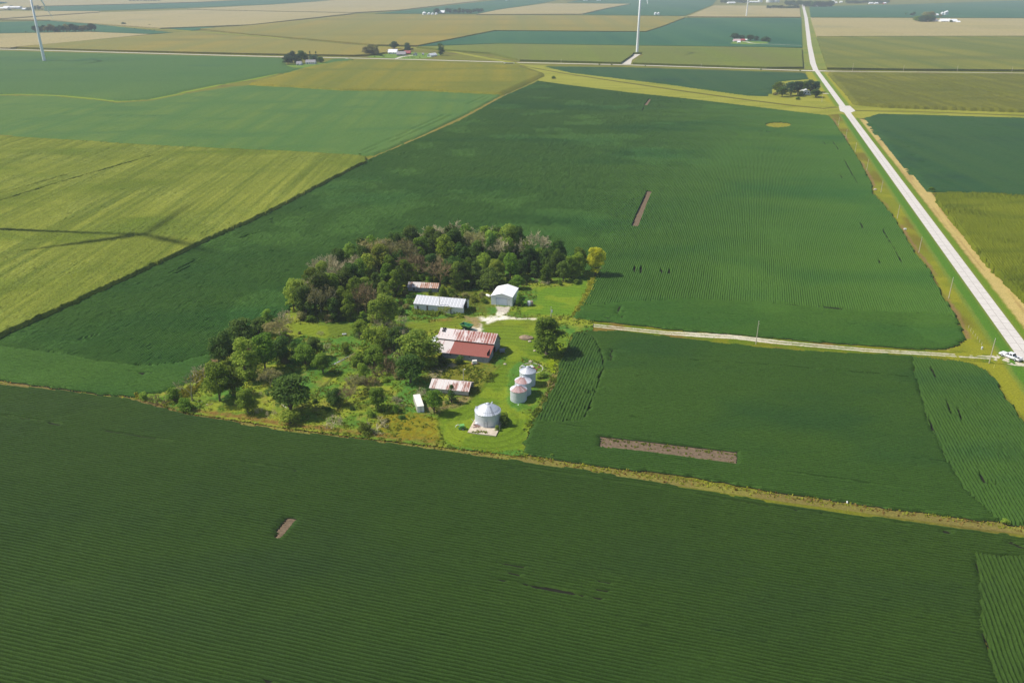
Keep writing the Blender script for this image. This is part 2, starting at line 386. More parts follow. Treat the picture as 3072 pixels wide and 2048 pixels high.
Be = [(2741,1040),(2741,1112),(2786,1264),(2849,1389),(2900,1470),(3000,1560),(3400,1700),(3400,1200),(2980,1040)]
BwW, BeW = Gs(Bw, .7), Gs(Be, .7)
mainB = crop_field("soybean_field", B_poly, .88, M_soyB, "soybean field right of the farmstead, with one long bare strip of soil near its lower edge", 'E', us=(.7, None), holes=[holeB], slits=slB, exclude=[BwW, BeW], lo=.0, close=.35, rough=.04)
def inter(poly, win, z):   # helper: field restricted to a window, done by excluding outside
    return poly
class _Out: pass
_pip0 = pip
def crop_within(win, *a, **k):
    global pip
    w = win
    def pip2(x, y, poly, _p=[0]):
        r = _pip0(x, y, poly)
        if _p[0] == 0: r = r & _pip0(x, y, w); _p[0] = 1
        return r
    pip = pip2
    try: return crop_field(*a, **k)
    finally: pip = _pip0
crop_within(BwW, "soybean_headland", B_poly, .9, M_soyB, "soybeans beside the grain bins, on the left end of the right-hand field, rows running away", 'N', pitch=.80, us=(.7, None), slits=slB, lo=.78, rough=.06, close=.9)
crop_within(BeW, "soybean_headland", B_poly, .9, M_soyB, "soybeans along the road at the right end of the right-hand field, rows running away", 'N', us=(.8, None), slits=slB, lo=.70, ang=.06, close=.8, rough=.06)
# ---- centre soybean field
C_poly = [(1722,951),(1855,965),(2034,985),(2200,998),(2474,1022),(2742,1041),(2831,1043),(2876,1032),(2893,1010),(2876,965),(2831,889),(2782,800),(2742,749),(2675,640),(2640,598),(2619,580),(2614,548),(2576,477),(2541,423),(2496,356),(2483,345),
          (2385,334),(2230,315),(2072,296),(1889,277),(1700,254),(1613,242),(1596,252),(1514,287),(1374,364),(1234,424),(1126,469),(1000,530),(816,628),(582,735),(357,843),(0,1014),(-400,1210),(-700,1300),(-900,1010),(0,1134),(153,1157),(306,1178),(402,1184),(478,1171),(536,1157),(574,1134),(601,1108),(635,1074),
          (700,1045),(814,973),(863,931),(880,915),(940,872),(1000,835),(1060,802),(1150,775),(1300,760),(1500,758),(1600,772),(1700,796),(1770,812),(1812,792),(1791,822),(1768,874),(1740,920)]
C_poly[C_poly.index((-700,1300))] = (-420,1100)
C_poly = [p for p in C_poly if p not in ((-400,1210),(-420,1100),(-900,1010))]
C_poly.insert(C_poly.index((0,1014))+1, (-260,1135)); C_poly.insert(C_poly.index((-260,1135))+1, (-200,1112))
holeC1 = Gs([(1893,680),(1940,574),(1955,574),(1914,682)], .1); holeC2 = Gs([(1931,317),(1947,297),(1954,297),(1942,318)], .2)
ox, oy = G(2335, 376); holeC3 = []
for i in range(24):
    t = 2*math.pi*i/24; px_ = 2335+39*math.cos(t); py_ = 376+8*math.sin(t); holeC3.append(G(px_, py_))
slC = [seg(2326,908,2391,914,.8), seg(2460,918,2525,925,.9), seg(2532,477,2572,548,.4), seg(2650,689,2706,785,.35), seg(2498,423,2516,448,.4), seg(2583,669,2590,684,.4), seg(2637,778,2641,790,.4), seg(2470,424,2478,434,.4), seg(2520,524,2530,536,.4),
       seg(505,821,594,778,.45), seg(525,821,592,789,.4), seg(724,714,775,691,.5), seg(733,713,775,695,.5), seg(893,630,923,620,.6), seg(800,664,822,655,.5), seg(827,673,812,664,.4), seg(240,1018,293,1003,.45), seg(250,1022,290,1008,.4), seg(1924,796,1922,818,.4), seg(1905,796,1903,815,.35), seg(1985,806,1985,816,.4), seg(2008,806,2008,818,.4),
       seg(1763,918,1850,925,.3), seg(1850,922,2008,937,.35), seg(2120,938,2200,944,.35), seg(1860,918,1843,950,.3), seg(1880,920,1864,955,.3), seg(1815,950,1832,955,.8), seg(2280,392,2320,396,.9), seg(2105,317,2115,318,.6), seg(2205,329,2216,330,.6), seg(1932,322,1927,332,.5), seg(410,1104,440,1110,.4), seg(420,1117,450,1117,.4), seg(390,1113,430,1122,.4), seg(1196,465,1218,458,.6), seg(1030,685,1045,680,.4), seg(2650,972,2780,988,.3), seg(2510,970,2570,973,.3)]
Ce = Gs([(1690,930),(1740,916),(1900,905),(2072,897),(2300,910),(2518,930),(2742,940),(2850,945),(2960,1000),(2960,1090),(1700,1000)], .6)
Cw = Gs([(-300,1060),(0,1040),(180,1060),(300,1086),(430,1098),(520,1090),(640,1060),(680,1075),(640,1200),(400,1240),(-100,1240)], .6)
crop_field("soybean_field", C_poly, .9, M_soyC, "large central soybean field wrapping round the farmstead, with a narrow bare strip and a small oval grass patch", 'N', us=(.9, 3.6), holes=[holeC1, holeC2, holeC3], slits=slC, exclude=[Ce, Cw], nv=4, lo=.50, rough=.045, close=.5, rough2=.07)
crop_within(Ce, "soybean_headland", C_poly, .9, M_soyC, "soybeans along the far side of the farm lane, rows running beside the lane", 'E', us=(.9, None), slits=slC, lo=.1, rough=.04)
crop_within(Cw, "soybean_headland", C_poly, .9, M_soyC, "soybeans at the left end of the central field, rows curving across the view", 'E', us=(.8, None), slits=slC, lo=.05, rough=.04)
flat("bare_soil", [(x, y) for x, y in holeA], .03, mat_plain("soil", srgb(138,120,106,1.05), srgb(100,86,76,1.05), 1.6, .95, .05, .6), kind='structure')
M_soil = bpy.data.materials["soil"]
flat("bare_soil", holeB, .03, M_soil); flat("bare_soil", holeC1, .03, M_soil); flat("bare_soil", holeC2, .03, M_soil)
flat("grass_patch", holeC3, .10, mat_plain("oval_grass", srgb(176,176,50,.8), srgb(140,130,60,.8), .5, .9, .05), kind='structure')
# a few volunteer plants on the near bare strip
def cards(name, pts, size, mat, n=5, kind='stuff', label=None, cat=None, hscale=1.0, flatness=.5):
    V = []; F = []
    pts = np.asarray(pts)
    for (x, y, z, s) in pts:
        for _ in range(n):
            a = random.uniform(0, math.pi*2); tl = random.uniform(-.9, .9)*flatness
            r = s*random.uniform(.6, 1.2); ox_, oy_ = random.uniform(-s,s)*.7, random.uniform(-s,s)*.7
            ux, uy = math.cos(a)*r*.5, math.sin(a)*r*.5; h = r*hscale*random.uniform(.6, 1.3)
            lx, ly = -uy*tl*2, ux*tl*2; b = len(V)
            V += [(x+ox_-ux, y+oy_-uy, z), (x+ox_+ux, y+oy_+uy, z), (x+ox_+ux*.7+lx, y+oy_+uy*.7+ly, z+h), (x+ox_-ux*.7+lx, y+oy_-uy*.7+ly, z+h)]
            F.append((b, b+1, b+2, b+3))
    me = npmesh(name, V, F, mat); o = link(bpy.data.objects.new(name, me)); tag(o, label, cat, None, kind); return o
M_weed = mat_leaf("weed_leaf", srgb(96,122,44,1.5), srgb(140,150,64,1.5), .4)
pts = []
for _ in range(160):
    t = random.random(); px_ = 1800+410*t + random.uniform(-4, 4); e = random.choice([0, 0, .5, 1])
    py_ = 1314+47*t + (3 if e == 0 else 15 if e == .5 else 29) + random.uniform(-3, 3); x, y = G(px_, py_); pts.append((x, y, 0, random.uniform(.2, .4)))
cards("weed_seedlings", pts, .4, M_weed, 4, label="small green plants sprouting on the long bare soil strip", cat="weeds")

# ---- left corn field
D_poly = [(0,407),(250,422),(510,438),(800,450),(1000,460),(1071,464),(1098,468),(1100,482),(1070,494),(950,556),(816,626),(582,732),(357,838),(0,1000),(-260,1118),(-700,1130),(-900,380)]
slD = [seg(0,602,150,556,.8, 2), seg(150,556,464,465,.8, 2), seg(0,582,200,525,.8, 2), seg(560,717,590,722,.8, 2)]
crop_field("corn_field", D_poly, 2.3, M_cornD, "yellow-green tasselled corn field at the left edge of the photo", 'N', pitch=.76, nv=2, us=(.9, 2.4), slits=slD, rough=.045, rough2=.05, lo=.62)
def gl(x, y): return None
# bright grass line between corn and soybeans
def strip(name, pl, w, z, mat, px=True, kind='structure', label=None, cat=None):
    P = Gs(pl) if px else pl; L = []; R = []
    for i, p in enumerate(P):
        a = P[max(0, i-1)]; b = P[min(len(P)-1, i+1)]; dx, dy = b[0]-a[0], b[1]-a[1]; l = math.hypot(dx, dy)
        ww = w[i] if isinstance(w, (list, tuple)) else w
        nx, ny = -dy/l*ww/2, dx/l*ww/2; L.append((p[0]+nx, p[1]+ny, z)); R.append((p[0]-nx, p[1]-ny, z))
    V = L+R; n = len(P); F = [(n+i, n+i+1, i+1, i) for i in range(n-1)]
    me = npmesh(name, V, F, mat); o = link(bpy.data.objects.new(name, me)); tag(o, label, cat, None, kind); return o
M_lime = mat_field("verge_lime", srgb(132,160,30,.95), srgb(150,172,44,.95), .05, 1.5, .3)
M_tanG = mat_field("verge_tan", srgb(158,140,72,.95), srgb(140,128,58,.95), .05, 1.5, .3, srgb(122,132,44,.9))
M_brown = mat_field("verge_brown", srgb(134,130,66,1.05), srgb(130,112,74,1.05), .03, 1.8, .4, srgb(146,150,62,1.05))
strip("grass_margin", [(-260,1126),(0,1006),(180,924),(357,840),(470,787)], [2.4,2.4,2,1.6,.8], .016, M_lime)
strip("grass_margin", [(1098,482),(1140,464),(1234,423),(1374,360),(1460,314),(1514,284),(1560,262),(1625,226)], [3,2.4,3,3,2.6,2.4,3,4], .02, M_tanG)
strip("grass_margin", [(-900,1036),(-300,1116),(0,1145),(200,1166),(420,1200),(560,1248),(836,1290),(1100,1326),(1306,1348),(1567,1375),(1800,1411),(2351,1494),(3072,1590),(3700,1680)], [2.2,2.2,2.4,2.6,3.2,3.6,4.4,4.4,3.2,2.6,2.6,2.8,3.2,3.2], .022, M_brown)
# scruffy tall grass standing along those margins
def along(pl, step, spread, s0, s1, z=0):
    P = Gs(pl); out = []
    for i in range(len(P)-1):
        a, b = P[i], P[i+1]; L = math.hypot(b[0]-a[0], b[1]-a[1]); n = int(L/step)
        for k in range(n):
            t = random.random(); out.append((a[0]+(b[0]-a[0])*t+random.gauss(0, spread), a[1]+(b[1]-a[1])*t+random.gauss(0, spread), z, random.uniform(s0, s1)))
    return out
M_dry = mat_leaf("dry_grass", srgb(132,116,66,1.3), srgb(172,156,84,1.3), .3)
M_yel = mat_leaf("yellow_grass", srgb(134,138,50,1.4), srgb(172,168,66,1.4), .35)
cards("tall_grass", along([(-200,1124),(0,1142),(200,1164),(420,1196),(560,1240),(836,1286),(1100,1322),(1306,1344),(1567,1372),(1800,1408),(2351,1490),(3072,1586),(3300,1612)], .42, .8, .2, .4), .4, M_dry, 3, label="brown dry grass along the edge of the foreground field", cat="grass")
cards("tall_grass", along([(-200,1120),(0,1140),(200,1162),(400,1192),(1800,1406),(2351,1487),(3072,1582),(3300,1610)], .22, .8, .2, .42), .4, M_yel, 3, label="yellow-green grass mixed along the edge of the foreground field", cat="grass")

# ---- light soybean field beyond the corn
E_poly = [(-900,275),(0,287),(150,287),(280,299),(357,309),(459,301),(560,281),(704,259),(740,256),(900,262),(1100,268),(1281,271),(1400,277),(1500,283),(1490,291),(1374,352),(1234,416),(1117,464),(1071,462),(800,446),(510,434),(250,418),(0,401),(-900,370)]
slE = [seg(1084,455,1200,405,.5), seg(1200,405,1458,288,.5), seg(1098,458,1215,410,.5), seg(1215,410,1475,290,.5), seg(1190,412,1330,345,.5), seg(300,350,500,348,.3), seg(0,362,210,340,.25)]
crop_field("soybean_field", E_poly, .85, M_soyE, "pale green soybean field between the left corn and the gold corn field", 'N', pitch=3.0, nv=2, us=(3., None), slits=slE, rough=.07, lo=.75, ang=.0)
F_poly = [(-900,140),(0,153),(400,163),(845,174),(850,196),(880,204),(905,203),(870,213),(680,247),(560,270),(440,296),(357,301),(280,291),(200,284),(60,279),(0,281),(-900,262)]
slF = [seg(140,185,230,176,1.2), seg(230,176,370,158,1.0)]
crop_field("soybean_field", F_poly, .85, M_soyF, "soybean field round the foot of the left wind turbine", 'E', pitch=5.0, nv=2, us=(5., None), slits=slF, rough=.06, lo=.85)
flat("soybean_field", Gs([(975,187),(1000,177),(1035,176),(1060,179),(985,193)], .8), .85, M_soyF, .85, 'stuff', "small wedge of soybeans between the crossroads and the left farmstead", "field")
# ---- gold corn
G_poly = [(742,252),(800,238),(905,206),(1005,186),(1060,181),(1260,184),(1512,196),(1560,199),(1628,219),(1622,226),(1590,240),(1498,280),(1440,277),(1270,269),(1022,268),(880,259)]
crop_field("corn_field", G_poly, 2.4, M_cornG, "gold-tinged corn field in the middle distance, in front of the farmsteads", 'E', pitch=4.0, nv=2, us=(4., None), rough=.05, lo=.86)
H_poly = [(1636,200),(1874,202),(2100,209),(2300,215),(2414,219),(2419,236),(2335,243),(2318,262),(2300,287),(2240,284),(2010,252),(1860,234),(1717,217),(1640,199)]
slH = [seg(2275,272,2305,268,1.4), seg(2275,272,2240,283,1.0), seg(1740,212,1754,212,1.2), seg(1770,215,1776,216,1)]
crop_field("soybean_field", H_poly, .85, M_soyU, "blue-green soybean field between the far gravel road and the grassy ditch", 'E', pitch=4.0, nv=2, us=(4., None), slits=slH, rough=.06, lo=.85)
# ---- right side
T_poly = [(2487,219),(2760,221),(3072,223),(3500,226),(3600,345),(3072,330),(2741,319),(2640,315),(2567,308),(2541,276)]
crop_field("corn_field", T_poly, 2.4, M_cornT, "olive corn field just below the crossing roads at upper right", 'N', pitch=2.4, nv=2, us=(2.4, None), rough=.08, lo=.80, ang=.35)
U_poly = [(2600,353),(2634,342),(2741,344),(3072,354),(3700,372),(3800,640),(3072,584),(2920,576),(2831,573),(2791,572),(2777,557),(2697,477),(2652,423),(2612,377)]
slU = [seg(2650,395,2665,396,.8), seg(2700,427,2740,433,.6), seg(2725,440,2742,470,.6), seg(2742,470,2790,500,.5), seg(2820,545,2860,552,.7), seg(2760,500,2775,512,.7)]
crop_field("soybean_field", U_poly, .85, M_soyU, "dark soybean field right of the concrete road", 'E', pitch=1.5, nv=2, us=(2.2, None), slits=slU, rough=.08, lo=.8)
V_poly = [(2806,578),(2840,573),(2920,576),(3072,584),(3800,640),(4300,1400),(3300,1150),(3140,962),(3098,914),(3014,830),(2984,806),(2892,694),(2812,598)]
crop_field("corn_field", V_poly, 2.3, M_cornV, "bright green corn field at the right edge beside the mown roadside", 'N', pitch=.95, nv=3, us=(.9, 2.0), rough=.07, lo=.50, rough2=.08, ang=-.02)
# ---- far fields (slabs of standing crop)
def far(poly, H, mat, name, label): flat(name, Gs(poly, H), H, mat, H, 'stuff', label, "field")
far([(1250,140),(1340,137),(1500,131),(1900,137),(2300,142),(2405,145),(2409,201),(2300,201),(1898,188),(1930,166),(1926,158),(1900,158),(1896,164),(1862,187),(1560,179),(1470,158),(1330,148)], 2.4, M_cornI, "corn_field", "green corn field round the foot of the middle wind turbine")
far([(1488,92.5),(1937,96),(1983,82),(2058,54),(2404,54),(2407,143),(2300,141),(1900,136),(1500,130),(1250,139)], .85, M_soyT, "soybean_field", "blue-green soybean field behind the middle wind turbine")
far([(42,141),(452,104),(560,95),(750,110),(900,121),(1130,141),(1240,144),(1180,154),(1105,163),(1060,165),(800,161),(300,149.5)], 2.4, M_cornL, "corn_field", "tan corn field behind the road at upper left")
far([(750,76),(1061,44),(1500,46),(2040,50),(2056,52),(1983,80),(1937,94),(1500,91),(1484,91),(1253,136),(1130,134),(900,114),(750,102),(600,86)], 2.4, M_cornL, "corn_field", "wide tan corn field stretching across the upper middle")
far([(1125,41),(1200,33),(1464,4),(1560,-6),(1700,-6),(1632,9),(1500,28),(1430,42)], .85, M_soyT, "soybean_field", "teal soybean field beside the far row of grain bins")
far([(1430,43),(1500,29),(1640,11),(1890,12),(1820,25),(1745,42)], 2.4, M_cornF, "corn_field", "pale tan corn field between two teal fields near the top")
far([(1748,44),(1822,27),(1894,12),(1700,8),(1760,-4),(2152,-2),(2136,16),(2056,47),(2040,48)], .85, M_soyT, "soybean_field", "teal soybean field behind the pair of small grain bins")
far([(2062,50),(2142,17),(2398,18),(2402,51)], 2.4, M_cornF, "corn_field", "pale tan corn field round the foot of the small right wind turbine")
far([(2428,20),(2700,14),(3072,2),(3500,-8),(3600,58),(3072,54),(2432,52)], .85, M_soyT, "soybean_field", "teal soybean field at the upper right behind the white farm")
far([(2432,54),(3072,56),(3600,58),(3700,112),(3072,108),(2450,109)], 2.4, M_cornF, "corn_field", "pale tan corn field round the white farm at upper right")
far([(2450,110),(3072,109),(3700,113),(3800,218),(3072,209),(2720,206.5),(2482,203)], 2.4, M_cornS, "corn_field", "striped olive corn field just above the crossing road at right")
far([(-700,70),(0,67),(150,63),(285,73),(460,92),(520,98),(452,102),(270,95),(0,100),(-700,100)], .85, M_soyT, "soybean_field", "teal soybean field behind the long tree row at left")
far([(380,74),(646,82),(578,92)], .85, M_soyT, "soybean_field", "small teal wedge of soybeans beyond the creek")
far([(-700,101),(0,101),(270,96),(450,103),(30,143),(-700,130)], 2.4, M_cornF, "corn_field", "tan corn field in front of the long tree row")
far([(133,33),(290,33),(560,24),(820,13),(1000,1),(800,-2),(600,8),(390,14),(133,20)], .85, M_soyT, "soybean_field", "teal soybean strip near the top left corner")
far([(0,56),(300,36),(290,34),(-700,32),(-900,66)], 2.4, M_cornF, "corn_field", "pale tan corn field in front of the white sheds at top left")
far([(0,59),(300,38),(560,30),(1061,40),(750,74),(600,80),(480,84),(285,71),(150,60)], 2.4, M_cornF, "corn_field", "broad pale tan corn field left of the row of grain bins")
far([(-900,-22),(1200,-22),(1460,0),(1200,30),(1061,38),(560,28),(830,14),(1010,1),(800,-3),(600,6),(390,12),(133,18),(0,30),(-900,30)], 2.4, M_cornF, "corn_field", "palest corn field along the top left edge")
# ---- grassy ditch and creek banks
M_ditch = mat_field("ditch_grass", srgb(154,156,52,1.0), srgb(168,168,64,1.0), .03, .8, .3, srgb(138,146,40,.95), stretch=(.3,1,1), rot=.3)
M_ditchd = mat_field("ditch_bottom", srgb(122,118,40,.9), srgb(106,108,40,.9), .05, 1.0, .3)
flat("ditch_bank", Gs([(1548,190),(1568,194),(1632,196),(1717,218),(1860,235),(2010,252),(2240,286),(2300,289),(2320,264),(2336,244),(2425,238),(2500,318),(2530,350),(2483,346),(2385,335),(2072,297),(1889,278),(1700,255),(1613,242),(1622,225),(1628,219)]), .03, M_ditch)
flat("ditch_bank", Gs([(2500,318),(2567,311),(2741,322),(3072,334),(3700,352),(3700,374),(3072,355),(2741,345),(2634,343),(2600,354),(2560,356),(2530,350)]), .03, M_ditch)
strip("ditch_bottom", [(1560,196),(1620,208),(1700,222),(1860,246),(2072,277),(2240,300),(2385,318),(2470,326),(2510,322)], [2,4,5,6,6,6,6,5,4], .05, M_ditchd)
strip("ditch_bottom", [(2560,332),(2640,334),(2741,335),(2900,341),(3072,347),(3700,366)], 5, .05, M_ditchd)
strip("creek_bank", [(120,60),(150,61),(289,76),(476,88),(578,94),(800,111),(920,126),(1073,139),(1243,144),(1328,150),(1464,176),(1548,190)], [6,8,8,9,9,9,9,8,8,9,12,12], .04, M_ditch)
strip("creek_bank", [(-300,284),(0,285),(60,283),(200,289),(357,305),(459,298),(560,276),(680,251),(760,238),(905,204)], [5,5,5,5,5,5,5,5,6,7], .04, M_lime)
strip("creek_path", [(1514,285),(1560,258),(1600,239),(1624,225)], [1.5,2,2.5,2.5], .06, mat_plain("pale_path", srgb(190,184,160,.8)))
# ---- roads
M_conc, t_, b_ = _mat("concrete", .85, .2)
def concrete(): 
    t, b = t_, b_
    v = _coord(t); n = _noise(t, v, .6, 5, .6); n2 = _noise(t, v, .05, 3)
    c = _ramp(t, n, [(.3, (.56,.52,.47)), (.7, (.66,.62,.57))])
    c = _mix(t, 1.0, c, _ramp(t, n2, [(.3, (.93,.93,.93)), (.7, (1,1,1))]), 'MULTIPLY')
    t.links.new(c, b.inputs["Base Color"])
concrete()
M_joint = mat_plain("joint", (.34,.30,.26), None, 2)
M_gravel = mat_plain("gravel", (.60,.56,.48), (.48,.44,.37), 1.2, .95, .1)
road_px = [(3560,1640),(3340,1410),(3200,1232),(3110,1108),(3013,980),(2951.5,900),(2842,748),(2741.6,611),(2607.7,419),(2527,316),(2447,211)]
road_px = [(3560,1712),(3340,1416),(3200,1229),(3105,1103),(3013,980),(2952,899),(2842,750),(2742,612),(2608,420),(2527,314),(2448,213)]
road_px2 = [(2448,213),(2438.7,190),(2428.5,136),(2418,53),(2410,20),(2409,12)]
ROAD = Gs(road_px)
# fit the near leg to one straight line in the world
xs = np.array([p[0] for p in ROAD]); ys = np.array([p[1] for p in ROAD]); kk, cc = np.polyfit(ys[3:], xs[3:], 1)
ROAD = [(kk*y+cc, y) for y in ys]
strip("road", ROAD, 5.15, .05, M_conc, px=False)
strip("road", road_px2, [6,7,7,9,9,9], .046, M_conc)
# slab joints as thin dark sealant lines
def joints():
    V = []; F = []
    a, b = ROAD[0], ROAD[-1]; L = math.hypot(b[0]-a[0], b[1]-a[1]); d = ((b[0]-a[0])/L, (b[1]-a[1])/L); n = (-d[1], d[0])
    def q(c0, c1, w0, w1):
        i = len(V)
        for s, w in ((c0, w0), (c1, w0), (c1, w1), (c0, w1)): V.append((a[0]+d[0]*s+n[0]*w, a[1]+d[1]*s+n[1]*w, .056))
        F.append((i, i+1, i+2, i+3))
    s = 0
    while s < 620:
        q(s, s+.16, -2.5, 2.5); q(s+.2, s+5.4, -.07, .07); s += 5.6
    return V, F
V_, F_ = joints(); tag(link(bpy.data.objects.new("road_joints", npmesh("road_joints", V_, F_, M_joint))), kind='structure')
strip("gravel_road", [(-900,136),(-300,144),(0,148),(400,159),(800,170),(1046,174.5),(1260,179.6),(1550,188),(1874,194.8),(2282,208),(2400,212),(2446,213)], [8,8,8,8,8,7,7,7,7,7,7,12], .03, M_gravel)
strip("gravel_road", [(2450,213),(2490,214),(2560,215),(3072,219.5),(3700,226)], [13,6,3.6,3.2,3.2], .03, M_gravel)
strip("gravel_road", [(2040,50),(2240,51.6),(2418,53),(2434,53.5)], 7, .03, M_gravel)
strip("gravel_road", [(1046,174.5),(1010,182),(971,189),(934,195.6)], 4.5, .03, M_gravel)
strip("farm_track", [(1912,160),(1906,167),(1888,180),(1876,193)], [14,9,7,14], .9*0+.04, M_gravel)
# crossroad slit through corn for the turbine lane is left as verge
strip("driveway", [(1188,176.5),(1205,171),(1225,168),(1245,166)], 5, .04, M_gravel)
strip("driveway", [(2486,281),(2470,281)], 4, .06, M_gravel)
flat("bridge_deck", Gs([(2516,318),(2550,318),(2566,333),(2545,342),(2520,334)]), .058, M_conc)

# ---- roadside verges as painted grids
def patch(name, poly, res, painter, zf=None, mat=None, px=True, z0=.03):
    P = Gs(poly) if px else poly
    xs = [p[0] for p in P]; ys = [p[1] for p in P]
    X, Y = np.meshgrid(np.arange(min(xs)-res, max(xs)+res, res), np.arange(min(ys)-res, max(ys)+res, res), indexing='ij')
    X = X + RNG.normal(0, .12*res, X.shape); Y = Y + RNG.normal(0, .12*res, X.shape)
    ins = pip(X, Y, P); idx = np.arange(X.size).reshape(X.shape)
    A, B, C, D = idx[:-1,:-1], idx[1:,:-1], idx[1:,1:], idx[:-1,1:]
    keep = ins[:-1,:-1] & ins[1:,:-1] & ins[1:,1:] & ins[:-1,1:]
    F = np.stack([A[keep], B[keep], C[keep], D[keep]], 1); used, inv = np.unique(F, return_inverse=True); F = inv.reshape(F.shape)
    x, y = X.ravel()[used], Y.ravel()[used]; Z = np.full(x.shape, z0)
    if zf is not None: Z = z0 + zf(x, y)
    me = npmesh(name, np.stack([x, y, Z], 1), F, mat, col=painter(x, y)); o = link(bpy.data.objects.new(name, me)); tag(o, kind='structure'); return o
def blend(c, m, col): return c*(1-m[:, None]) + np.array(col)[None, :]*m[:, None]
def road_side(x, y): return (x-(kk*y+cc))*math.cos(math.atan(kk))     # metres right (+) of the road centreline
def paint_verge(x, y):
    d = road_side(x, y); n = fbm(x*.08, y*.08, 3, 3); n2 = fbm(x*.4, y*.4, 5, 2)
    c = np.tile(np.array(srgb(130,138,40,1.0)), (len(x), 1))
    c = blend(c, sm(.42,.62,n), srgb(148,150,44,1.0)); c = blend(c, sm(.52,.70,fbm(x*.05,y*.02,8,3)), srgb(124,116,44,.95))
    a = np.abs(d+ .6*(n2-.5)); L = d < 0
    c = blend(c, np.where(L, 1-sm(6.5,8.2,a), 0), srgb(92,136,44,.95))
    c = blend(c, np.where(L, (1-sm(.5,1.1,np.abs(a-7.2)))*.7, 0), srgb(128,146,62,.95))
    c = blend(c, np.where(~L, 1-sm(4.6,6.2,a), 0), srgb(112,142,40,.95))
    tan = np.where(~L, sm(5.0,6.4,a)*(1-sm(11.5,13.2,a)), 0)*sm(kk*0+235, 232, y*0+1)*1.0
    tan = np.where(~L, sm(5.0,6.4,a)*(1-sm(11.5,13.2,a)), 0)*(1-sm(G(2560,352)[1]-14, G(2560,352)[1]-4, y))
    c = blend(c, tan*(.75+.25*n2), srgb(198,176,122,1.15))
    c = blend(c, tan*sm(.55,.7,vnoise(d*1.6, y*.04, 4))*.8, srgb(172,146,98,1.1))
    c = blend(c, (1-sm(3.0,3.5,np.abs(d)))*.5, srgb(150,150,80,.95))
    # brown soil edge next to the left crop
    e = dpoly(x, y, EDGE_W); c = blend(c, (1-sm(.8,2.2,e+1.6*(n2-.5)))*.9*sm(.35,.55,fbm(x*.03,y*.03,12,2)), srgb(150,122,88,.95))
    return c
EDGE_W = Gs([(2893,1010),(2876,965),(2831,889),(2782,800),(2742,749),(2675,640),(2640,598),(2619,578),(2614,548),(2576,477),(2541,423),(2496,356)])
M_vc = mat_vcol("grass_painted", .5, 2.2)
patch("roadside_grass", [(2483,345),(2520,342),(2560,350),(2612,366),(2652,415),(2700,470),(2777,553),(2806,590),(2880,690),(2970,802),(3110,948),(3340,1170),(3700,1640),(3560,1720),(3340,1700),(3250,1560),(3140,1375),(3067,1257),(3023,1200),(2996,1156),(2965,1116),(2920,1092),(2860,1082),(2831,1075),(2831,1046),(2876,1034),(2893,1010),(2876,965),(2831,889),(2782,800),(2742,749),(2675,640),(2640,598),(2619,578),(2614,548),(2576,477),(2541,423),(2496,356)], .6, paint_verge, lambda x, y: .10*fbm(x*.5, y*.5, 6, 2)*sm(3.0, 4.5, np.abs(road_side(x, y))), M_vc, z0=.02)
patch("roadside_grass", [(2414,216),(2440,216),(2520,216),(2487,219),(2541,276),(2567,309),(2545,318),(2500,320),(2470,300),(2425,238)], 1.2, lambda x, y: blend(blend(np.tile(np.array(srgb(166,164,46,.95)), (len(x), 1)), 1-sm(5.,8.,np.abs(road_side(x,y))), srgb(122,148,50,.95)), sm(9,13,road_side(x,y))*.8, srgb(150,136,72,.95)), None, M_vc, z0=.034)
flat("roadside_grass", Gs([(2404,55),(2400,30),(2404,20),(2416,20),(2428,30),(2434,56),(2450,109),(2480,206),(2448,210),(2412,208),(2406,145)]), .02, mat_field("verge_far", srgb(120,144,56,.95), srgb(150,154,66,.95), .02, .5, .2))
# farm lane
TR1 = Gs([(1560,955),(1600,959),(1676,963),(1840,980),(1998,996),(2140,1004),(2200,1008),(2340,1024),(2608,1048.5),(2780,1058),(2920,1067),(2975,1070),(3020,1074)]); TR2 = Gs([(1681,969),(1840,986),(1998,1002),(2140,1011),(2200,1014),(2340,1031),(2608,1054.5),(2780,1064),(2920,1073),(2975,1077),(3009,1083),(3072,1098),(3110,1108)])
def paint_lane(x, y):
    d1, d2 = dpoly(x, y, TR1), dpoly(x, y, TR2); n = fbm(x*.25, y*.25, 3, 3); n2 = fbm(x*1.2, y*1.2, 7, 2)
    c = np.tile(np.array(srgb(128,134,34,.95)), (len(x), 1)); c = blend(c, sm(.4,.6,n), srgb(108,128,30,.95)); c = blend(c, sm(.5,.65,fbm(x*.12+9,y*.12,4,2)), srgb(134,116,56,.95))
    e = np.minimum(dpoly(x, y, LANE_N), 99); c = blend(c, (1-sm(.4,1.4,e))*.8, srgb(172,156,92,.95))
    wide = sm(80, 95, x)*0 + sm(G(2000,1000)[0]-3, G(2080,1000)[0], x)*(1-sm(G(2240,1010)[0], G(2400,1020)[0], x))
    end = sm(G(2960,1074)[0], G(3020,1078)[0], x)
    w = .27 + .35*wide + 1.3*end
    m = np.maximum(1-sm(w-.15, w+.28, d1+.5*(n2-.5)), 1-sm(w-.1, w+.3, d2+.5*(n2-.5)))
    m = m*np.maximum(sm(.16, .34, n2+.15*n), end*.95)
    return blend(c, m, (.56,.51,.41))
LANE_N = Gs([(1722,954),(1855,968),(2034,988),(2200,1001),(2474,1025),(2742,1044),(2840,1047)])
patch("farm_lane", [(1640,945),(1722,953),(1855,967),(2034,987),(2200,1000),(2474,1024),(2742,1043),(2840,1046),(2960,1062),(3040,1070),(3072,1080),(3080,1100),(3050,1098),(2980,1090),(2920,1086),(2860,1080),(2697,1065),(2384,1053),(2059,1019),(1880,996),(1763,994),(1700,1000),(1660,990)], .22, paint_lane, lambda x, y: .06*fbm(x*1.1, y*1.1, 6, 2), M_vc, z0=.045)
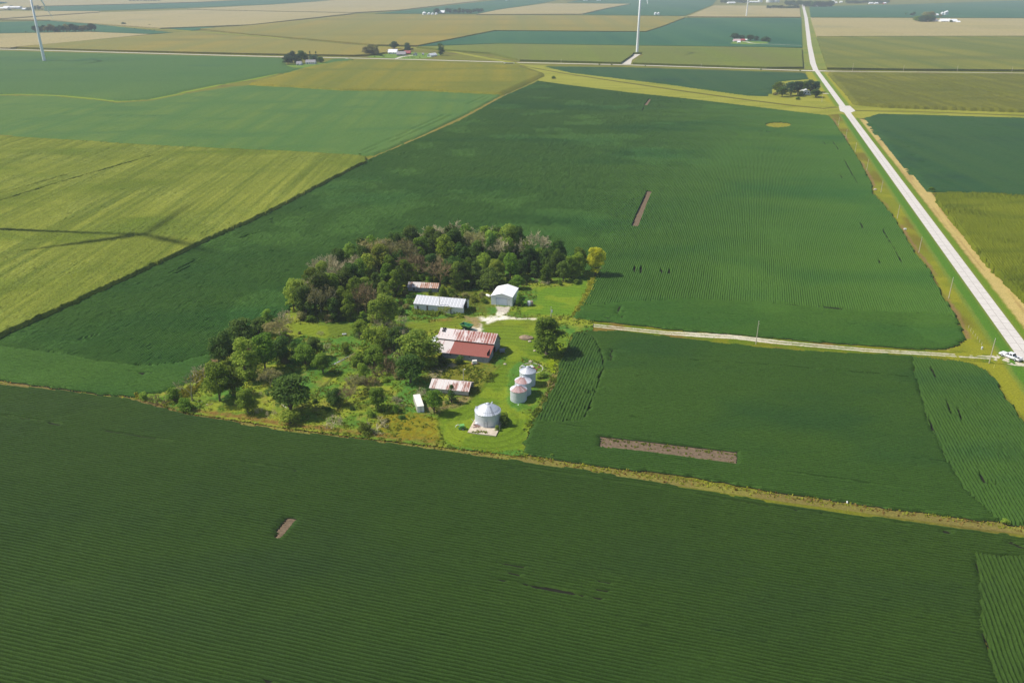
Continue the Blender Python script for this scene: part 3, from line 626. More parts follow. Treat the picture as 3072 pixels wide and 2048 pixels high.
# ================================================================ FARMYARD GROUND
yard_px = [(370,1186),(402,1184),(478,1171),(536,1157),(574,1134),(601,1108),(620,1085),(700,1040),(814,968),(863,925),(880,905),(940,862),(1000,825),(1060,792),(1150,765),(1300,750),(1500,748),(1600,762),(1700,786),(1770,802),(1815,790),(1800,812),(1775,874),(1745,920),(1724,952),(1780,962),(1780,994),(1763,994),(1722,1000),(1712,1015),(1700,1053),(1680,1084),(1677,1124),(1668,1155),(1641,1198),(1622,1240),(1596,1274),(1582,1318),(1578,1352),(1600,1362),(1567,1372),(1306,1342),(1080,1316),(836,1284),(560,1242),(420,1200)]
def pxy(pts): return Gs(pts)
MOWN = [(pxy([(1322,1232),(1400,1215),(1440,1180),(1490,1110),(1530,1060),(1520,1010),(1500,985),(1640,975),(1700,1000),(1690,1050),(1665,1080),(1668,1130),(1640,1090),(1570,1075),(1530,1110),(1518,1170),(1520,1215),(1560,1240),(1600,1240),(1625,1215),(1600,1262),(1584,1290),(1580,1352),(1460,1356),(1380,1344),(1335,1328),(1316,1290),(1312,1255)]), srgb(112,140,38,.95), 1.0),
        (pxy([(1608,862),(1700,862),(1786,830),(1765,880),(1722,948),(1560,945),(1560,925),(1608,900)]), srgb(112,148,44,.95), 1.2),
        (pxy([(1215,975),(1340,962),(1420,950),(1500,955),(1660,960),(1660,1000),(1530,1000),(1450,985),(1400,980),(1230,1000)]), srgb(126,142,44,.95), 1.6),
        (pxy([(875,975),(1060,968),(1070,990),(980,1020),(880,1000)]), srgb(112,132,44,.95), 1.6),
        (pxy([(1440,985),(1560,975),(1600,1010),(1560,1080),(1500,1060),(1480,1010)]), srgb(122,146,44,.95), 1.2),
        (pxy([(1676,1035),(1695,1050),(1672,1085),(1668,1130),(1640,1100),(1655,1060)]), srgb(140,160,24,.95), 1.0)]
DRY = [(pxy([(360,1196),(420,1200),(560,1236),(836,1278),(1080,1308),(1310,1336),(1310,1310),(1090,1296),(860,1268),(700,1240),(520,1222)]), srgb(140,112,62,.95), .8),
       (pxy([(1130,1250),(1240,1240),(1318,1262),(1330,1330),(1200,1318),(1120,1290)]), srgb(142,132,34,.95), 1.4),
       (pxy([(1250,1140),(1330,1090),(1480,1085),(1520,1110),(1480,1150),(1420,1200),(1330,1150)]), srgb(128,128,48,.95), 1.5),
       (pxy([(1290,960),(1370,952),(1390,962),(1340,970),(1285,972)]), srgb(146,124,62,.95), .7),
       (pxy([(1505,965),(1600,962),(1620,975),(1580,985),(1520,982)]), srgb(150,128,72,.95), .7),
       (pxy([(1560,1000),(1600,990),(1640,1060),(1660,1070),(1600,1072),(1572,1035)]), srgb(142,118,80,.95), .8),
       (pxy([(890,985),(930,978),(940,1000),(895,1004)]), srgb(140,120,60,.95), .7),
       (pxy([(615,1085),(645,1070),(668,1085),(660,1120),(620,1140),(600,1118)]), srgb(140,112,96,.95), .8),
       (pxy([(1800,800),(1815,790),(1795,830),(1776,876),(1760,905),(1764,880),(1780,835)]), srgb(112,98,84,.95), .5),
       (pxy([(1660,1100),(1680,1095),(1676,1150),(1640,1210),(1600,1275),(1590,1262),(1640,1180)]), srgb(138,112,88,.95), .6),
       (pxy([(1270,1215),(1340,1205),(1400,1190),(1420,1198),(1370,1232),(1290,1245)]), srgb(150,134,96,.95), .7),
       (pxy([(1260,880),(1400,870),(1470,890),(1470,940),(1420,940),(1400,905)]), srgb(104,112,40,.95), 1.2)]
GRAV = [(pxy([(1490,922),(1530,922),(1520,945),(1500,948)]), (.50,.45,.38), .5),
        (pxy([(1492,938),(1514,940),(1500,962),(1478,958)]), (.66,.62,.52), .5),
        (pxy([(1430,952),(1520,948),(1530,958),(1490,960),(1465,972),(1445,966)]), (.72,.68,.58), .9),
        (pxy([(1428,972),(1442,970),(1450,985),(1438,1000),(1415,992),(1412,982)]), (.72,.66,.55), .8),
        (pxy([(1400,952),(1440,952),(1440,985),(1400,980)]), srgb(168,152,110,.9), 1.4),
        (pxy([(1530,954),(1610,957),(1610,960),(1530,958)]), (.62,.58,.45), .5),
        (pxy([(1300,1090),(1325,1082),(1350,1100),(1310,1135),(1290,1130)]), srgb(160,150,128,.9), 1.1),
        (pxy([(1340,1088),(1370,1096),(1355,1108),(1335,1102)]), srgb(160,150,128,.9), .8)]
BINC = G(1463, 1266)
def paint_yard(x, y):
    n = fbm(x*.12, y*.12, 31, 4); n2 = fbm(x*.45, y*.45, 37, 3); n3 = fbm(x*1.4, y*1.4, 41, 2)
    c = np.tile(np.array(srgb(110,136,46,1.1)), (len(x), 1))
    c = blend(c, sm(.48,.62,n), srgb(140,152,52,1.1)); c = blend(c, 1-sm(.36,.48,n), srgb(88,132,54,1.05))
    c = blend(c, sm(.58,.72,n2)*.5, srgb(146,136,72,1.1)); c = blend(c, sm(.56,.7,fbm(x*.3+7,y*.3,51,3))*.7, srgb(86,128,42,.95))
    for lst in (DRY, MOWN, GRAV):
        for P, col, s in lst:
            d = dpoly(x, y, P, True)*np.where(pip(x, y, P), 1, -1)
            m = sm(-s, s, d+2.2*s*(n2-.5)+.8*s*(n3-.5))
            if lst is GRAV: m = m*sm(.30, .52, n2+.25*n3)
            if lst is DRY: m = m*(.55+.45*sm(.35,.6,n3))
            c = blend(c, m, col)
            if lst is MOWN:   # mower passes
                r = np.hypot(x-BINC[0], y-BINC[1]); c = blend(c, m*sm(.25,.8,np.sin(r*2.6+2*n))*.6, tuple(q*.72 for q in col)); c = blend(c, m*sm(.5,.62,fbm(x*.15,y*.15,61,2))*.6, srgb(140,158,44,1.0))
    # foot path cutting the left paddock
    pth = pxy([(905,1225),(960,1175),(1000,1130),(1040,1100),(1075,1075)]); c = blend(c, (1-sm(.25,.7,dpoly(x,y,pth)+.4*(n3-.5)))*.6, srgb(70,84,40,.9))
    return c
def yard_z(x, y):
    mown = np.zeros(x.shape, bool)
    for P, col, s in MOWN: mown |= pip(x, y, P)
    r = fbm(x*.9, y*.9, 71, 3)
    rr = np.hypot(x-BINC[0], y-BINC[1])
    return np.where(mown, .14+.10*np.sin(rr*2.6+2*fbm(x*.12, y*.12, 31, 4)), .45)*r*sm(.15,.6,fbm(x*.1,y*.1,75,2)+.2)
patch("farmyard_grass", yard_px, .33, paint_yard, yard_z, M_vc, z0=.06)
# weeds standing in the unmown parts
def scatter(polys, n, s0, s1, avoid=()):
    out = []; P = pxy(polys); xs = [p[0] for p in P]; ys = [p[1] for p in P]
    X = RNG.uniform(min(xs), max(xs), n*3); Y = RNG.uniform(min(ys), max(ys), n*3); k = pip(X, Y, P)
    for A in avoid: k &= ~pip(X, Y, A)
    k &= fbm(X*.2, Y*.2, 81, 3) > .42
    X, Y = X[k][:n], Y[k][:n]
    return [(x, y, .1, RNG.uniform(s0, s1)) for x, y in zip(X, Y)]
AV = [m[0] for m in MOWN] + [g[0] for g in GRAV[:4]]
cards("weeds", scatter(yard_px, 9000, .2, .5, AV), .5, M_weed, 4, label="rough green weeds over the unmown farmyard", cat="weeds")
cards("tall_grass", scatter(yard_px, 7000, .2, .5, AV), .5, M_yel, 4, label="yellowing rough grass over the unmown farmyard", cat="grass")
cards("weeds", scatter([(1236,928),(1390,946),(1392,955),(1240,945)], 170, .35, .65), .8, M_weed, 6, label="tall weeds along the front of the long white shed", cat="weeds", hscale=1.4)
cards("weeds", scatter([(1290,1090),(1470,1090),(1520,1100),(1480,1150),(1420,1160),(1310,1140)], 260, .25, .45), .6, M_weed, 5, label="rank weeds in front of the rusty barn", cat="weeds", hscale=1.2)
cards("weeds", scatter([(600,1112),(574,1136),(536,1160),(478,1174),(402,1188),(420,1196),(560,1200),(640,1120)], 700, .4, .9), .8, M_yel, 6, label="lush yellow-green weeds at the left tip of the farmstead", cat="weeds")
cards("weeds", along([(1724,950),(1745,915),(1768,872),(1785,835)], .12, .5, .4, .9), .5, M_yel, 5, label="tall bright grass along the right edge of the upper lawn", cat="grass")
cards("weeds", along([(1584,1290),(1600,1262),(1640,1190),(1668,1130),(1690,1060)], .18, .8, .3, .7), .5, M_weed, 5, label="weeds between the grain bins and the bean rows", cat="weeds")

# ================================================================ BUILDINGS
M_white = mat_plain("white_paint", (.87,.87,.88), (.80,.81,.82), 1.2, .5, .3)
M_whiteroof = mat_roof("white_metal", (.95,.95,.95), (.5,.5,.52), -.5, None, False, .9)
M_greyroof = mat_roof("pale_metal", (.56,.57,.60), (.36,.35,.36), .24, None, True, 1.1, (.76,.76,.78))
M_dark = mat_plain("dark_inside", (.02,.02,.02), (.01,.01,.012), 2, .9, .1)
M_wood = mat_plain("grey_boards", (.36,.37,.40), (.22,.23,.26), 1.6, .85, .1, .4)
M_brownw = mat_plain("brown_boards", (.28,.20,.15), (.15,.11,.08), 2.5, .9, .1, .4)
M_rustA = mat_roof("rust_roof_upper", (.68,.62,.60), (.34,.11,.08), .36, (5.6, .5, .56), True, .82, (.74,.60,.56))
M_rustB = mat_roof("rust_roof_lower", (.66,.60,.58), (.33,.10,.075), .38, (5.4, .12, .95), False, .66)
M_rustC = mat_roof("rust_roof_small", (.70,.65,.62), (.33,.14,.10), .44, None, True, .8, (.66,.52,.48))
M_rustD = mat_roof("rust_roof_wood", (.62,.57,.55), (.42,.20,.12), .46, (4.5, 2, .56), True, .7, (.70,.64,.60))
M_galv = mat_plain("galvanised", (.66,.69,.73), (.56,.60,.65), 1.4, .45, .5, 0, .15)
M_galvr = mat_plain("galvanised_roof", (.66,.69,.74), (.58,.61,.66), 1.2, .40, .5, 0, .2)
M_rib = mat_plain("roof_rib_dark", (.34,.36,.40), None, 2, .5)  # ribs a darker grey than the bin roof sheets
M_seam = mat_plain("seam", (.30,.32,.35), None, 2, .6)
M_padc = mat_plain("old_concrete", (.62,.54,.42), (.42,.35,.27), .9, .9, .1, .4)
M_rust = mat_plain("rust", (.30,.13,.08), (.18,.08,.05), 4, .9, .1)
M_green = mat_plain("green_paint", (.02,.17,.08), (.015,.12,.06), 3, .4, .4)
M_lgreen = mat_plain("light_green_paint", (.16,.42,.10), (.12,.34,.08), 3, .4, .4)
M_tyre = mat_plain("tyre", (.03,.03,.03), None, 3, .8)
M_pole = mat_plain("pole_wood", (.62,.56,.44), (.46,.40,.31), 3, .8, .1)
M_glass = mat_plain("dark_glass", (.03,.035,.045), None, 2, .15, .6)
M_yrust = mat_plain("tarp_tan", (.55,.46,.38), (.36,.28,.22), 2, .9)

def frame(name, p0, p1, label, cat, group=None):
    a = G(*p0); b = G(*p1); rz = math.atan2(b[1]-a[1], b[0]-a[0])
    return empty(name, (a[0], a[1], 0), rz, label, cat, group), math.hypot(b[0]-a[0], b[1]-a[1])
def gable(root, W, D, eh, rh, ridge='x', wm=None, rm=None, over=.25, t=.08, wallname="wall", skip=()):
    """four separate wall pieces in one 'wall' mesh, gables included, + roof in two thick sheets"""
    w = MB(); k = .12
    if ridge == 'x':
        if 'front' not in skip: w.box(0, W, 0, k, 0, eh)
        if 'back' not in skip: w.box(0, W, D-k, D, 0, eh)
        pr = [(k+.003,0),(D-k-.003,0),(D-k-.003,eh),(D/2,rh-.03),(k+.003,eh)]
        if 'left' not in skip: w.prism(pr, 'x', .003, k)
        if 'right' not in skip: w.prism(pr, 'x', W-k, W-.003)
    else:
        if 'left' not in skip: w.box(0, k, 0, D, 0, eh)
        if 'right' not in skip: w.box(W-k, W, 0, D, 0, eh)
        pr = [(k+.003,0),(W-k-.003,0),(W-k-.003,eh),(W/2,rh-.03),(k+.003,eh)]
        w.prism(pr, 'y', .003, k); w.prism(pr, 'y', D-k, D-.003)
    if w.v: w.build(wallname, wm, root)
    r = MB()
    if ridge == 'x':
        s = (rh-eh)/(D/2); o = over
        r.slab([(-o,-o,eh-s*o+t),(W+o,-o,eh-s*o+t),(W+o,D/2,rh+t),(-o,D/2,rh+t)], t)
        r.slab([(-o,D/2,rh+t-.002),(W+o,D/2,rh+t-.002),(W+o,D+o,eh-s*o+t),(-o,D+o,eh-s*o+t)], t)
    else:
        s = (rh-eh)/(W/2); o = over
        r.slab([(-o,-o,eh-s*o+t),(W/2,-o,rh+t),(W/2,D+o,rh+t),(-o,D+o,eh-s*o+t)], t)
        r.slab([(W/2,-o,rh+t-.002),(W+o,-o,eh-s*o+t),(W+o,D+o,eh-s*o+t),(W/2,D+o,rh+t-.002)], t)
    return r.build("roof", rm, root)
# --- long white shed, right end open
b, W = frame("machine_shed", (1243,932.7), (1388,946), "long low white metal shed with open right end and ribbed pale roof", "shed")
gable(b, W, 7.2, 2.7, 4.3, 'x', M_white, M_greyroof, .2, .08, skip=('right',))
MB().box(W-.12, W-.003, .123, 1.6, 0, 2.95).build("end_wall", M_white, b); MB().box(W-.12, W-.003, 5.6, 7.07, 0, 2.95).build("end_wall", M_white, b)
MB().prism([(.125,2.95),(7.07,2.95),(3.6,4.2)], 'x', W-.117, W-.01).build("gable_panel", M_wood, b)
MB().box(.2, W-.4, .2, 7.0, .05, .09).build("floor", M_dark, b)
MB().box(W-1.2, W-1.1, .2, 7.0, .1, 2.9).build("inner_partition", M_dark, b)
for xx, ww, z0, z1, m in ((1.05,.55,.9,1.9,M_glass),(4.3,.5,.2,2.3,M_brownw),(8.3,.25,.2,2.2,M_brownw),(12.3,.55,.3,2.3,M_wood)):
    MB().box(xx, xx+ww, -.03, -.002, z0, z1).build("window" if m is M_glass else "door", m, b)
# --- white garage
b, W = frame("garage", (1473.2,915.7), (1537,921), "white metal garage with pale blue sectional door, gable end facing the yard", "garage")
gable(b, W, 9.3, 3.4, 4.45, 'y', M_white, M_whiteroof, .12, .07)
MB().slab([(-.12,-.16,3.42),(W/2,-.16,4.53),(W/2,-.125,4.53),(-.12,-.125,3.42)], .10).slab([(W/2,-.16,4.53),(W+.12,-.16,3.42),(W+.12,-.125,3.42),(W/2,-.125,4.53)], .10).build("gable_trim", M_seam, b)
d = MB(); 
for i in range(5): d.box(W*.245, W*.76, -.05, -.006, .05+i*.56, .05+i*.56+.535)
d = d.build("garage_door", mat_plain("door_blue", (.66,.72,.82), (.60,.66,.76), 1, .45), b)
fr = MB(); fr.box(W*.235, W*.245-.003, -.06, -.002, 0, 2.92); fr.box(W*.76+.003, W*.77, -.06, -.002, 0, 2.92); fr.box(W*.245, W*.76, -.06, -.002, 2.86, 2.92); fr.build("door_frame", M_seam, b)
MB().box(-.02, W*.22, -.04, .0, 0, .35).build("footing", M_padc, b); MB().box(W*.80, W+.02, -.04, .0, 0, .35).build("footing", M_padc, b)
MB().box(W*.82, W*.83+.25, -.2, -.03, 2.5, 2.65).build("wall_lamp", M_seam, b)
# --- low rusty shed in the wood
b, W = frame("poultry_shed", (1224.4,875.3), (1313,879.5), "low rusty-roofed shed half hidden in trees behind the long white shed", "shed")
gable(b, W, 4.6, 1.9, 2.9, 'x', M_wood, M_rustD, .25, .06)
MB().box(1.6, 2.3, .9, 1.4, 2.38, 2.50).build("roof_hole", M_dark, b); MB().box(6.0, 6.35, 1.0, 1.35, 2.45, 2.53).build("roof_hole", M_dark, b); MB().box(8.1, 8.4, .8, 1.2, 2.38, 2.47).build("roof_hole", M_dark, b)
MB().box(1.9, 2.4, -.04, -.002, .6, 1.6).build("window", M_glass, b)
# --- rusty barn with lean-to
b, W = frame("barn", (1296,1072), (1469,1092), "large old barn with rust-red tin roof in two tiers and weathered grey walls", "barn")
W = 17.0; D1, D2 = 5.1, 12.3
w = MB(); w.box(3.2, W, 0, .14, 0, 2.1); w.box(0, W, D1, D1+.12, 3.3, 4.2)
w.prism([(.145,0),(5.0,0),(5.0,3.55),(.145,2.08)], 'x', W-.15, W-.004); w.prism([(7.6,0),(D2,0),(D2,2.3),(8.6,5.55),(D1+.125,4.1),(D1+.125,2.6),(7.6,2.6)], 'x', W-.15, W-.004)
w.box(0, W, D2-.12, D2-.002, 0, 2.3); w.prism([(D1+.125,0),(D2-.125,0),(D2-.125,2.3),(8.6,5.55),(D1+.125,4.1)], 'x', .3, .44)
w.build("wall", M_wood, b)
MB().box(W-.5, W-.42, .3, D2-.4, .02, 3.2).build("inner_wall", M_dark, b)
MB().slab([(-.1,-.3,2.12),(W+.3,-.3,2.12),(W+.3,D1-.02,3.72),(-.1,D1-.02,3.72)], .07).build("lower_roof", M_rustB, b)
MB().slab([(-.1,D1-.35,4.12),(W+.35,D1-.35,4.12),(W+.35,8.6,5.85),(-.1,8.6,5.85)], .07).slab([(-.1,8.6,5.848),(W+.35,8.6,5.848),(W+.35,D2+.3,2.35),(-.1,D2+.3,2.35)], .07).build("upper_roof", M_rustA, b)
MB().box(-.1, W+.2, D1-.06, D1-.01, 3.72, 4.05).build("clerestory_board", M_brownw, b)
h = MB()
for i in range(2):
    for j in range(2): h.hexa([(.7+.55*i, 7.1+.75*j, 5.37+.375*j), (1.15+.55*i, 7.1+.75*j, 5.37+.375*j), (1.15+.55*i, 7.7+.75*j, 5.67+.375*j), (.7+.55*i, 7.7+.75*j, 5.67+.375*j)]+[(.7+.55*i, 7.1+.75*j, 5.40+.375*j), (1.15+.55*i, 7.1+.75*j, 5.40+.375*j), (1.15+.55*i, 7.7+.75*j, 5.70+.375*j), (.7+.55*i, 7.7+.75*j, 5.70+.375*j)])
h.build("roof_hole", M_dark, b)
# low hipped annex on the left end
MB().hexa([(-3.2,4.6,0),(-.12,4.6,0),(-.12,10.5,0),(-3.2,10.5,0),(-3.2,4.6,1.2),(-.12,4.6,3.3),(-.12,10.5,3.3),(-3.2,10.5,1.2)]).build("annex_wall", M_wood, b)
MB().slab([(-3.5,4.3,1.15),(-.11,4.3,3.45),(-.11,10.8,3.45),(-3.5,10.8,1.15)], .07).build("annex_roof", M_galv, b)
MB().slab([(-3.6,10.2,1.30),(-.11,10.2,3.60),(-.11,10.85,3.60),(-3.6,10.85,1.30)], .06).build("annex_edge", M_white, b)
for xx in (5.5, 11.2): MB().box(xx, xx+.35, -.03, -.002, 1.45, 1.75).build("window", M_dark, b)
MB().box(8.5, W-.1, -.06, -.003, 0, .30).build("footing", M_padc, b)
# gear leaning at the right end of the barn
x_, y_ = G(1508, 1056)
g = MB()
for i in range(9): g.tube((random.uniform(-1.2,1.2), random.uniform(-1.5,1.5), 0), (random.uniform(-1.2,1.2), random.uniform(-1.5,1.5), random.uniform(.5,1.7)), .06, .06, 5)
g.box(-.8,.6,-.7,.7,.2,.9)
tag(g.build("scrap_heap", M_seam), "dark scrap metal heaped against the right end of the barn", "scrap").location = (x_, y_, .05)
# --- lower rusty shed
b, W = frame("lean_shed", (1290.6,1179.6), (1405.4,1191), "small shed with blotchy rust and white tin roof beside the white container", "shed")
gable(b, W, 5.4, 1.75, 3.0, 'x', mat_plain("whitewash", (.60,.58,.56), (.42,.38,.34), 1.5, .9), M_rustC, .22, .06, skip=('right',))
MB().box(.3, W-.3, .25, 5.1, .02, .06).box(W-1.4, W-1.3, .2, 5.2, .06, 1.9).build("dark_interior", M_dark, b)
MB().box(.2, W-.1, -.05, -.003, 0, .55).build("base_boards", M_brownw, b)
MB().tube((W,.1,0),(W,.1,1.8),.07).build("corner_post", M_brownw, b); MB().tube((W,5.3,0),(W,5.3,1.8),.07).build("corner_post", M_brownw, b)
# --- container
b, W = frame("container", (1252.3,1240), (1273.2,1239.5), "long white box container lying in the rough grass near the small rusty shed", "container")
W = 1.75; L = 6.7; H = 1.95
b.rotation_euler[2] += math.radians(11)
c = MB(); c.hexa([(0,0,.12),(W,0,.12),(W-.1,L,.12),(-.1,L,.12),(0,0,H),(W,0,H),(W-.1,L,H),(-.1,L,H)]); bo = c.build("body", mat_plain("container_white", (.82,.80,.72), (.70,.68,.60), 1.2, .6), b)
r = MB()
for i in range(16): r.box(-.05-.1*i/15, -.012-.1*i/15+.03, .2+i*.41, .3+i*.41, .15, H-.05)
r.build("side_ribs", bpy.data.materials["container_white"], b)
dd = MB(); dd.box(.08, W/2-.02, -.05, -.003, .2, H-.1); dd.build("door", M_white, b); dd = MB(); dd.box(W/2+.02, W-.08, -.05, -.003, .2, H-.1); dr = dd.build("door", M_white, b)
MB().tube((W/2-.12,-.09,.25),(W/2-.12,-.09,H-.15),.025).tube((W/2+.12,-.09,.25),(W/2+.12,-.09,H-.15),.025).build("lock_bar", M_seam, b)
MB().box(0, W, -.03, .0, H+.003, H+.04).box(0, W, 0, L, .02, .117).build("frame_rail", M_seam, b)
# --- grain bins
def mat_bin_roof(name, clean, rust, lo, hi):
    m, t, bb = _mat(name, .45, .5)
    tc = t.nodes.new("ShaderNodeTexCoord"); sx = t.nodes.new("ShaderNodeSeparateXYZ"); t.links.new(tc.outputs["Object"], sx.inputs[0])
    at = t.nodes.new("ShaderNodeMath"); at.operation = 'ARCTAN2'; t.links.new(sx.outputs[1], at.inputs[0]); t.links.new(sx.outputs[0], at.inputs[1])
    mu = t.nodes.new("ShaderNodeMath"); mu.operation = 'MULTIPLY'; mu.inputs[1].default_value = 40/(2*math.pi); t.links.new(at.outputs[0], mu.inputs[0])
    fr = t.nodes.new("ShaderNodeMath"); fr.operation = 'FRACT'; t.links.new(mu.outputs[0], fr.inputs[0])
    n = _noise(t, _coord(t, (.9,.9,.4)), 1.0, 4, .7)
    # rusty on the sector lo..hi (radians), white streaks between the ribs
    sec = t.nodes.new("ShaderNodeMath"); sec.operation = 'COMPARE'; sec.inputs[1].default_value = (lo+hi)/2; sec.inputs[2].default_value = (hi-lo)/2
    t.links.new(at.outputs[0], sec.inputs[0])
    strip_ = _ramp(t, fr.outputs[0], [(0,(1,1,1)),(.62,(1,1,1)),(.70,(.15,.15,.15))])
    nm = _ramp(t, n, [(.30,(.1,.1,.1)),(.42,(1,1,1))])
    m1 = _mix(t, 1.0, strip_, nm, 'MULTIPLY'); m2 = _mix(t, sec.outputs[0], (.0,.0,.0), m1)
    t.links.new(_mix(t, m2, clean, rust), bb.inputs["Base Color"]); return m
def bin_mesh(x, y, R, eh, ah, label, roofm, door=False, ribs=28, group="grain bins on the mown yard", name="grain_bin", vents=()):
    r = empty(name, (x, y, 0), 0, label, "grain bin", group)
    prof = []; k = int(eh/.22); 
    for i in range(k+1):
        z = eh*i/k; prof.append((R+(.025 if i % 2 else 0), z))
    MB().lathe(prof, 56).build("wall", M_galv, r, smooth=True)
    b = MB()
    for z in (eh*.34, eh*.67, .06): b.lathe([(R+.027,z-.03),(R+.045,z-.03),(R+.045,z+.03),(R+.027,z+.03)], 56)
    b.build("ring_band", M_galvr, r)
    rf = MB().lathe([(R+.10,eh-.06),(R+.10,eh+.02),(R*.28,eh+(ah-eh)*.80),(.38,eh+(ah-eh)*.92)], ribs*2).build("roof", roofm, r)
    rb = MB()
    for i in range(ribs):
        t = 2*math.pi*i/ribs; c, s = math.cos(t), math.sin(t)
        rb.tube(((R+.08)*c,(R+.08)*s,eh+.05), (.4*c,.4*s,eh+(ah-eh)*.93), .035, .025, 4)
    rb.build("roof_rib", M_rib if roofm is M_galvr else roofm, rf)
    MB().lathe([(.42,eh+(ah-eh)*.88),(.45,ah-.12),(.30,ah-.05),(.02,ah+.05)], 20).build("cap", M_galvr, r, smooth=True)
    if door:
        a = math.radians(-98); c, s = math.cos(a), math.sin(a); d = MB()
        t = (-s, c)
        def P(u, rr, z): return (c*rr+t[0]*u, s*rr+t[1]*u, z)
        d.hexa([P(-.35,R-.05,.5),P(.35,R-.05,.5),P(.35,R+.10,.5),P(-.35,R+.10,.5),P(-.35,R-.05,1.9),P(.35,R-.05,1.9),P(.35,R+.10,1.9),P(-.35,R+.10,1.9)]).build("door", M_galv, r)
        f = MB(); f.tube(P(-.42,R+.12,.4),P(-.42,R+.12,2.0),.05).tube(P(.42,R+.12,.4),P(.42,R+.12,2.0),.05).tube(P(-.42,R+.12,1.98),P(.42,R+.12,1.98),.04); f.build("door_frame", M_seam, r)
        l = MB()   # roof ladder + ring walk
        a = math.radians(-62)
        for o in (-.18, .18):
            l.tube(((R+.1)*math.cos(a+o/R),(R+.1)*math.sin(a+o/R),eh+.12),(1.0*math.cos(a+o/2),1.0*math.sin(a+o/2),eh+(ah-eh)*.78+.1),.03,.03,4)
        for i in range(8):
            q = i/8; rr = (R+.1)*(1-q)+1.0*q; zz = (eh+.12)*(1-q)+(eh+(ah-eh)*.78+.1)*q
            l.tube((rr*math.cos(a)-.18*math.sin(-a)*0-.15, rr*math.sin(a), zz),(rr*math.cos(a)+.2, rr*math.sin(a), zz), .025, .025, 4)
        l.build("roof_ladder", M_seam, r)
        g = MB(); pts = []
        zz = eh+(ah-eh)*.22+.10; rr = R-(R-.38)*.22+.05
        for i in range(40):
            t0, t1 = 2*math.pi*i/40, 2*math.pi*(i+1)/40
            g.tube((rr*math.cos(t0),rr*math.sin(t0),zz),(rr*math.cos(t1),rr*math.sin(t1),zz),.025,.025,4,False)
        g.build("roof_ring", M_seam, r)
    for a, q in vents:
        rr = R*q; zz = eh+(ah-eh)*(1-q)*.95
        v = MB(); v.tube((rr*math.cos(a),rr*math.sin(a),zz-.05),(rr*math.cos(a),rr*math.sin(a),zz+.35),.16,.16,10)
        v.tube((rr*math.cos(a),rr*math.sin(a),zz+.32),((rr+.35)*math.cos(a),(rr+.35)*math.sin(a),zz+.42),.17,.17,10); v.build("roof_vent", M_galvr, r)
    return r
bx, by = G(1463.8, 1266.5)
bin_mesh(bx, by, 3.16, 3.45, 5.45, "largest grain bin, clean silver roof, standing on a cracked concrete pad", M_galvr, True, 32, vents=((math.radians(172), .86), (math.radians(62), .62)))
x_, y_ = G(1555.5, 1200.5)
bin_mesh(x_, y_, 2.14, 3.3, 4.5, "nearest of the three small grain bins, roof streaked rust and white all over its front", mat_bin_roof("bin_rust_front", (.72,.72,.76), (.34,.12,.08), -2.75, -.1), ribs=24)
x_, y_ = G(1569, 1181.6)
bin_mesh(x_, y_, 2.14, 4.0, 5.2, "middle of the three small grain bins, left half of its roof solid rust", mat_bin_roof("bin_rust_left", (.72,.72,.76), (.36,.13,.09), -3.1, -1.0), ribs=24)
x_, y_ = G(1582.5, 1154)
bin_mesh(x_, y_, 2.14, 4.2, 5.6, "farthest of the three small grain bins, with a pale clean roof", M_galvr, ribs=24)
# concrete pad
P = Gs([(1402.5,1299.5),(1425.7,1258),(1506,1272),(1487.7,1310.7)])
o = flat("concrete_pad", P, .36, M_padc, .32, None, "cracked tan concrete slab under the largest grain bin", "slab")
# ruined bin foundation
x_, y_ = G(1594, 1107)
r = empty("bin_foundation", (x_, y_, 0), 0, "broken round white concrete foundation full of rubble behind the farthest small bin", "foundation")
MB().lathe([(3.1,0),(3.1,.35),(3.32,.35),(3.32,0)], 40).build("ring_wall", mat_plain("ring_conc", (.58,.55,.50), (.30,.26,.22), .8, .9), r)
MB().lathe([(.01,.2),(3.08,.2)], 30).build("floor", M_dark, r)
for i in range(12):
    a = random.uniform(0, 6.28); d = random.uniform(.5, 2.4); MB().blob((d*math.cos(a), d*math.sin(a), .35), random.uniform(.2,.6), random.uniform(.2,.5), .25, 6, 4, .25).build("rubble_lump", M_rust, r)
for i in range(6):
    a = random.uniform(0, 6.28); d = random.uniform(.5, 2.5); MB().box(d*math.cos(a)-.5, d*math.cos(a)+.4, d*math.sin(a)-.25, d*math.sin(a)+.25, .40+.05*i, .43+.05*i).build("loose_sheet", M_galvr if i % 2 else M_white, r)
x_, y_ = G(1591.5, 1086); tag(MB().lathe([(.01,.42),(.55,.40),(.62,.3),(.62,.02)], 24).build("well_cover", M_padc), "round tan lid in the grass behind the ruined bin ring", "well cover").location = (x_, y_, .05)

# ================================================================ YARD THINGS
def place(o, px, py, rz=0, z=.05): x, y = G(px, py); o.location = (x, y, z); o.rotation_euler = (0, 0, rz); return o
def wheel(root, x, y, r, w, name="wheel"):
    t = MB().tube((x, y-w/2, r), (x, y+w/2, r), r, r, 18).build(name, M_tyre, root)
    MB().tube((x, y-w/2-.01, r), (x, y+w/2+.01, r), r*.5, r*.5, 12).build("rim", M_galvr, t); return t
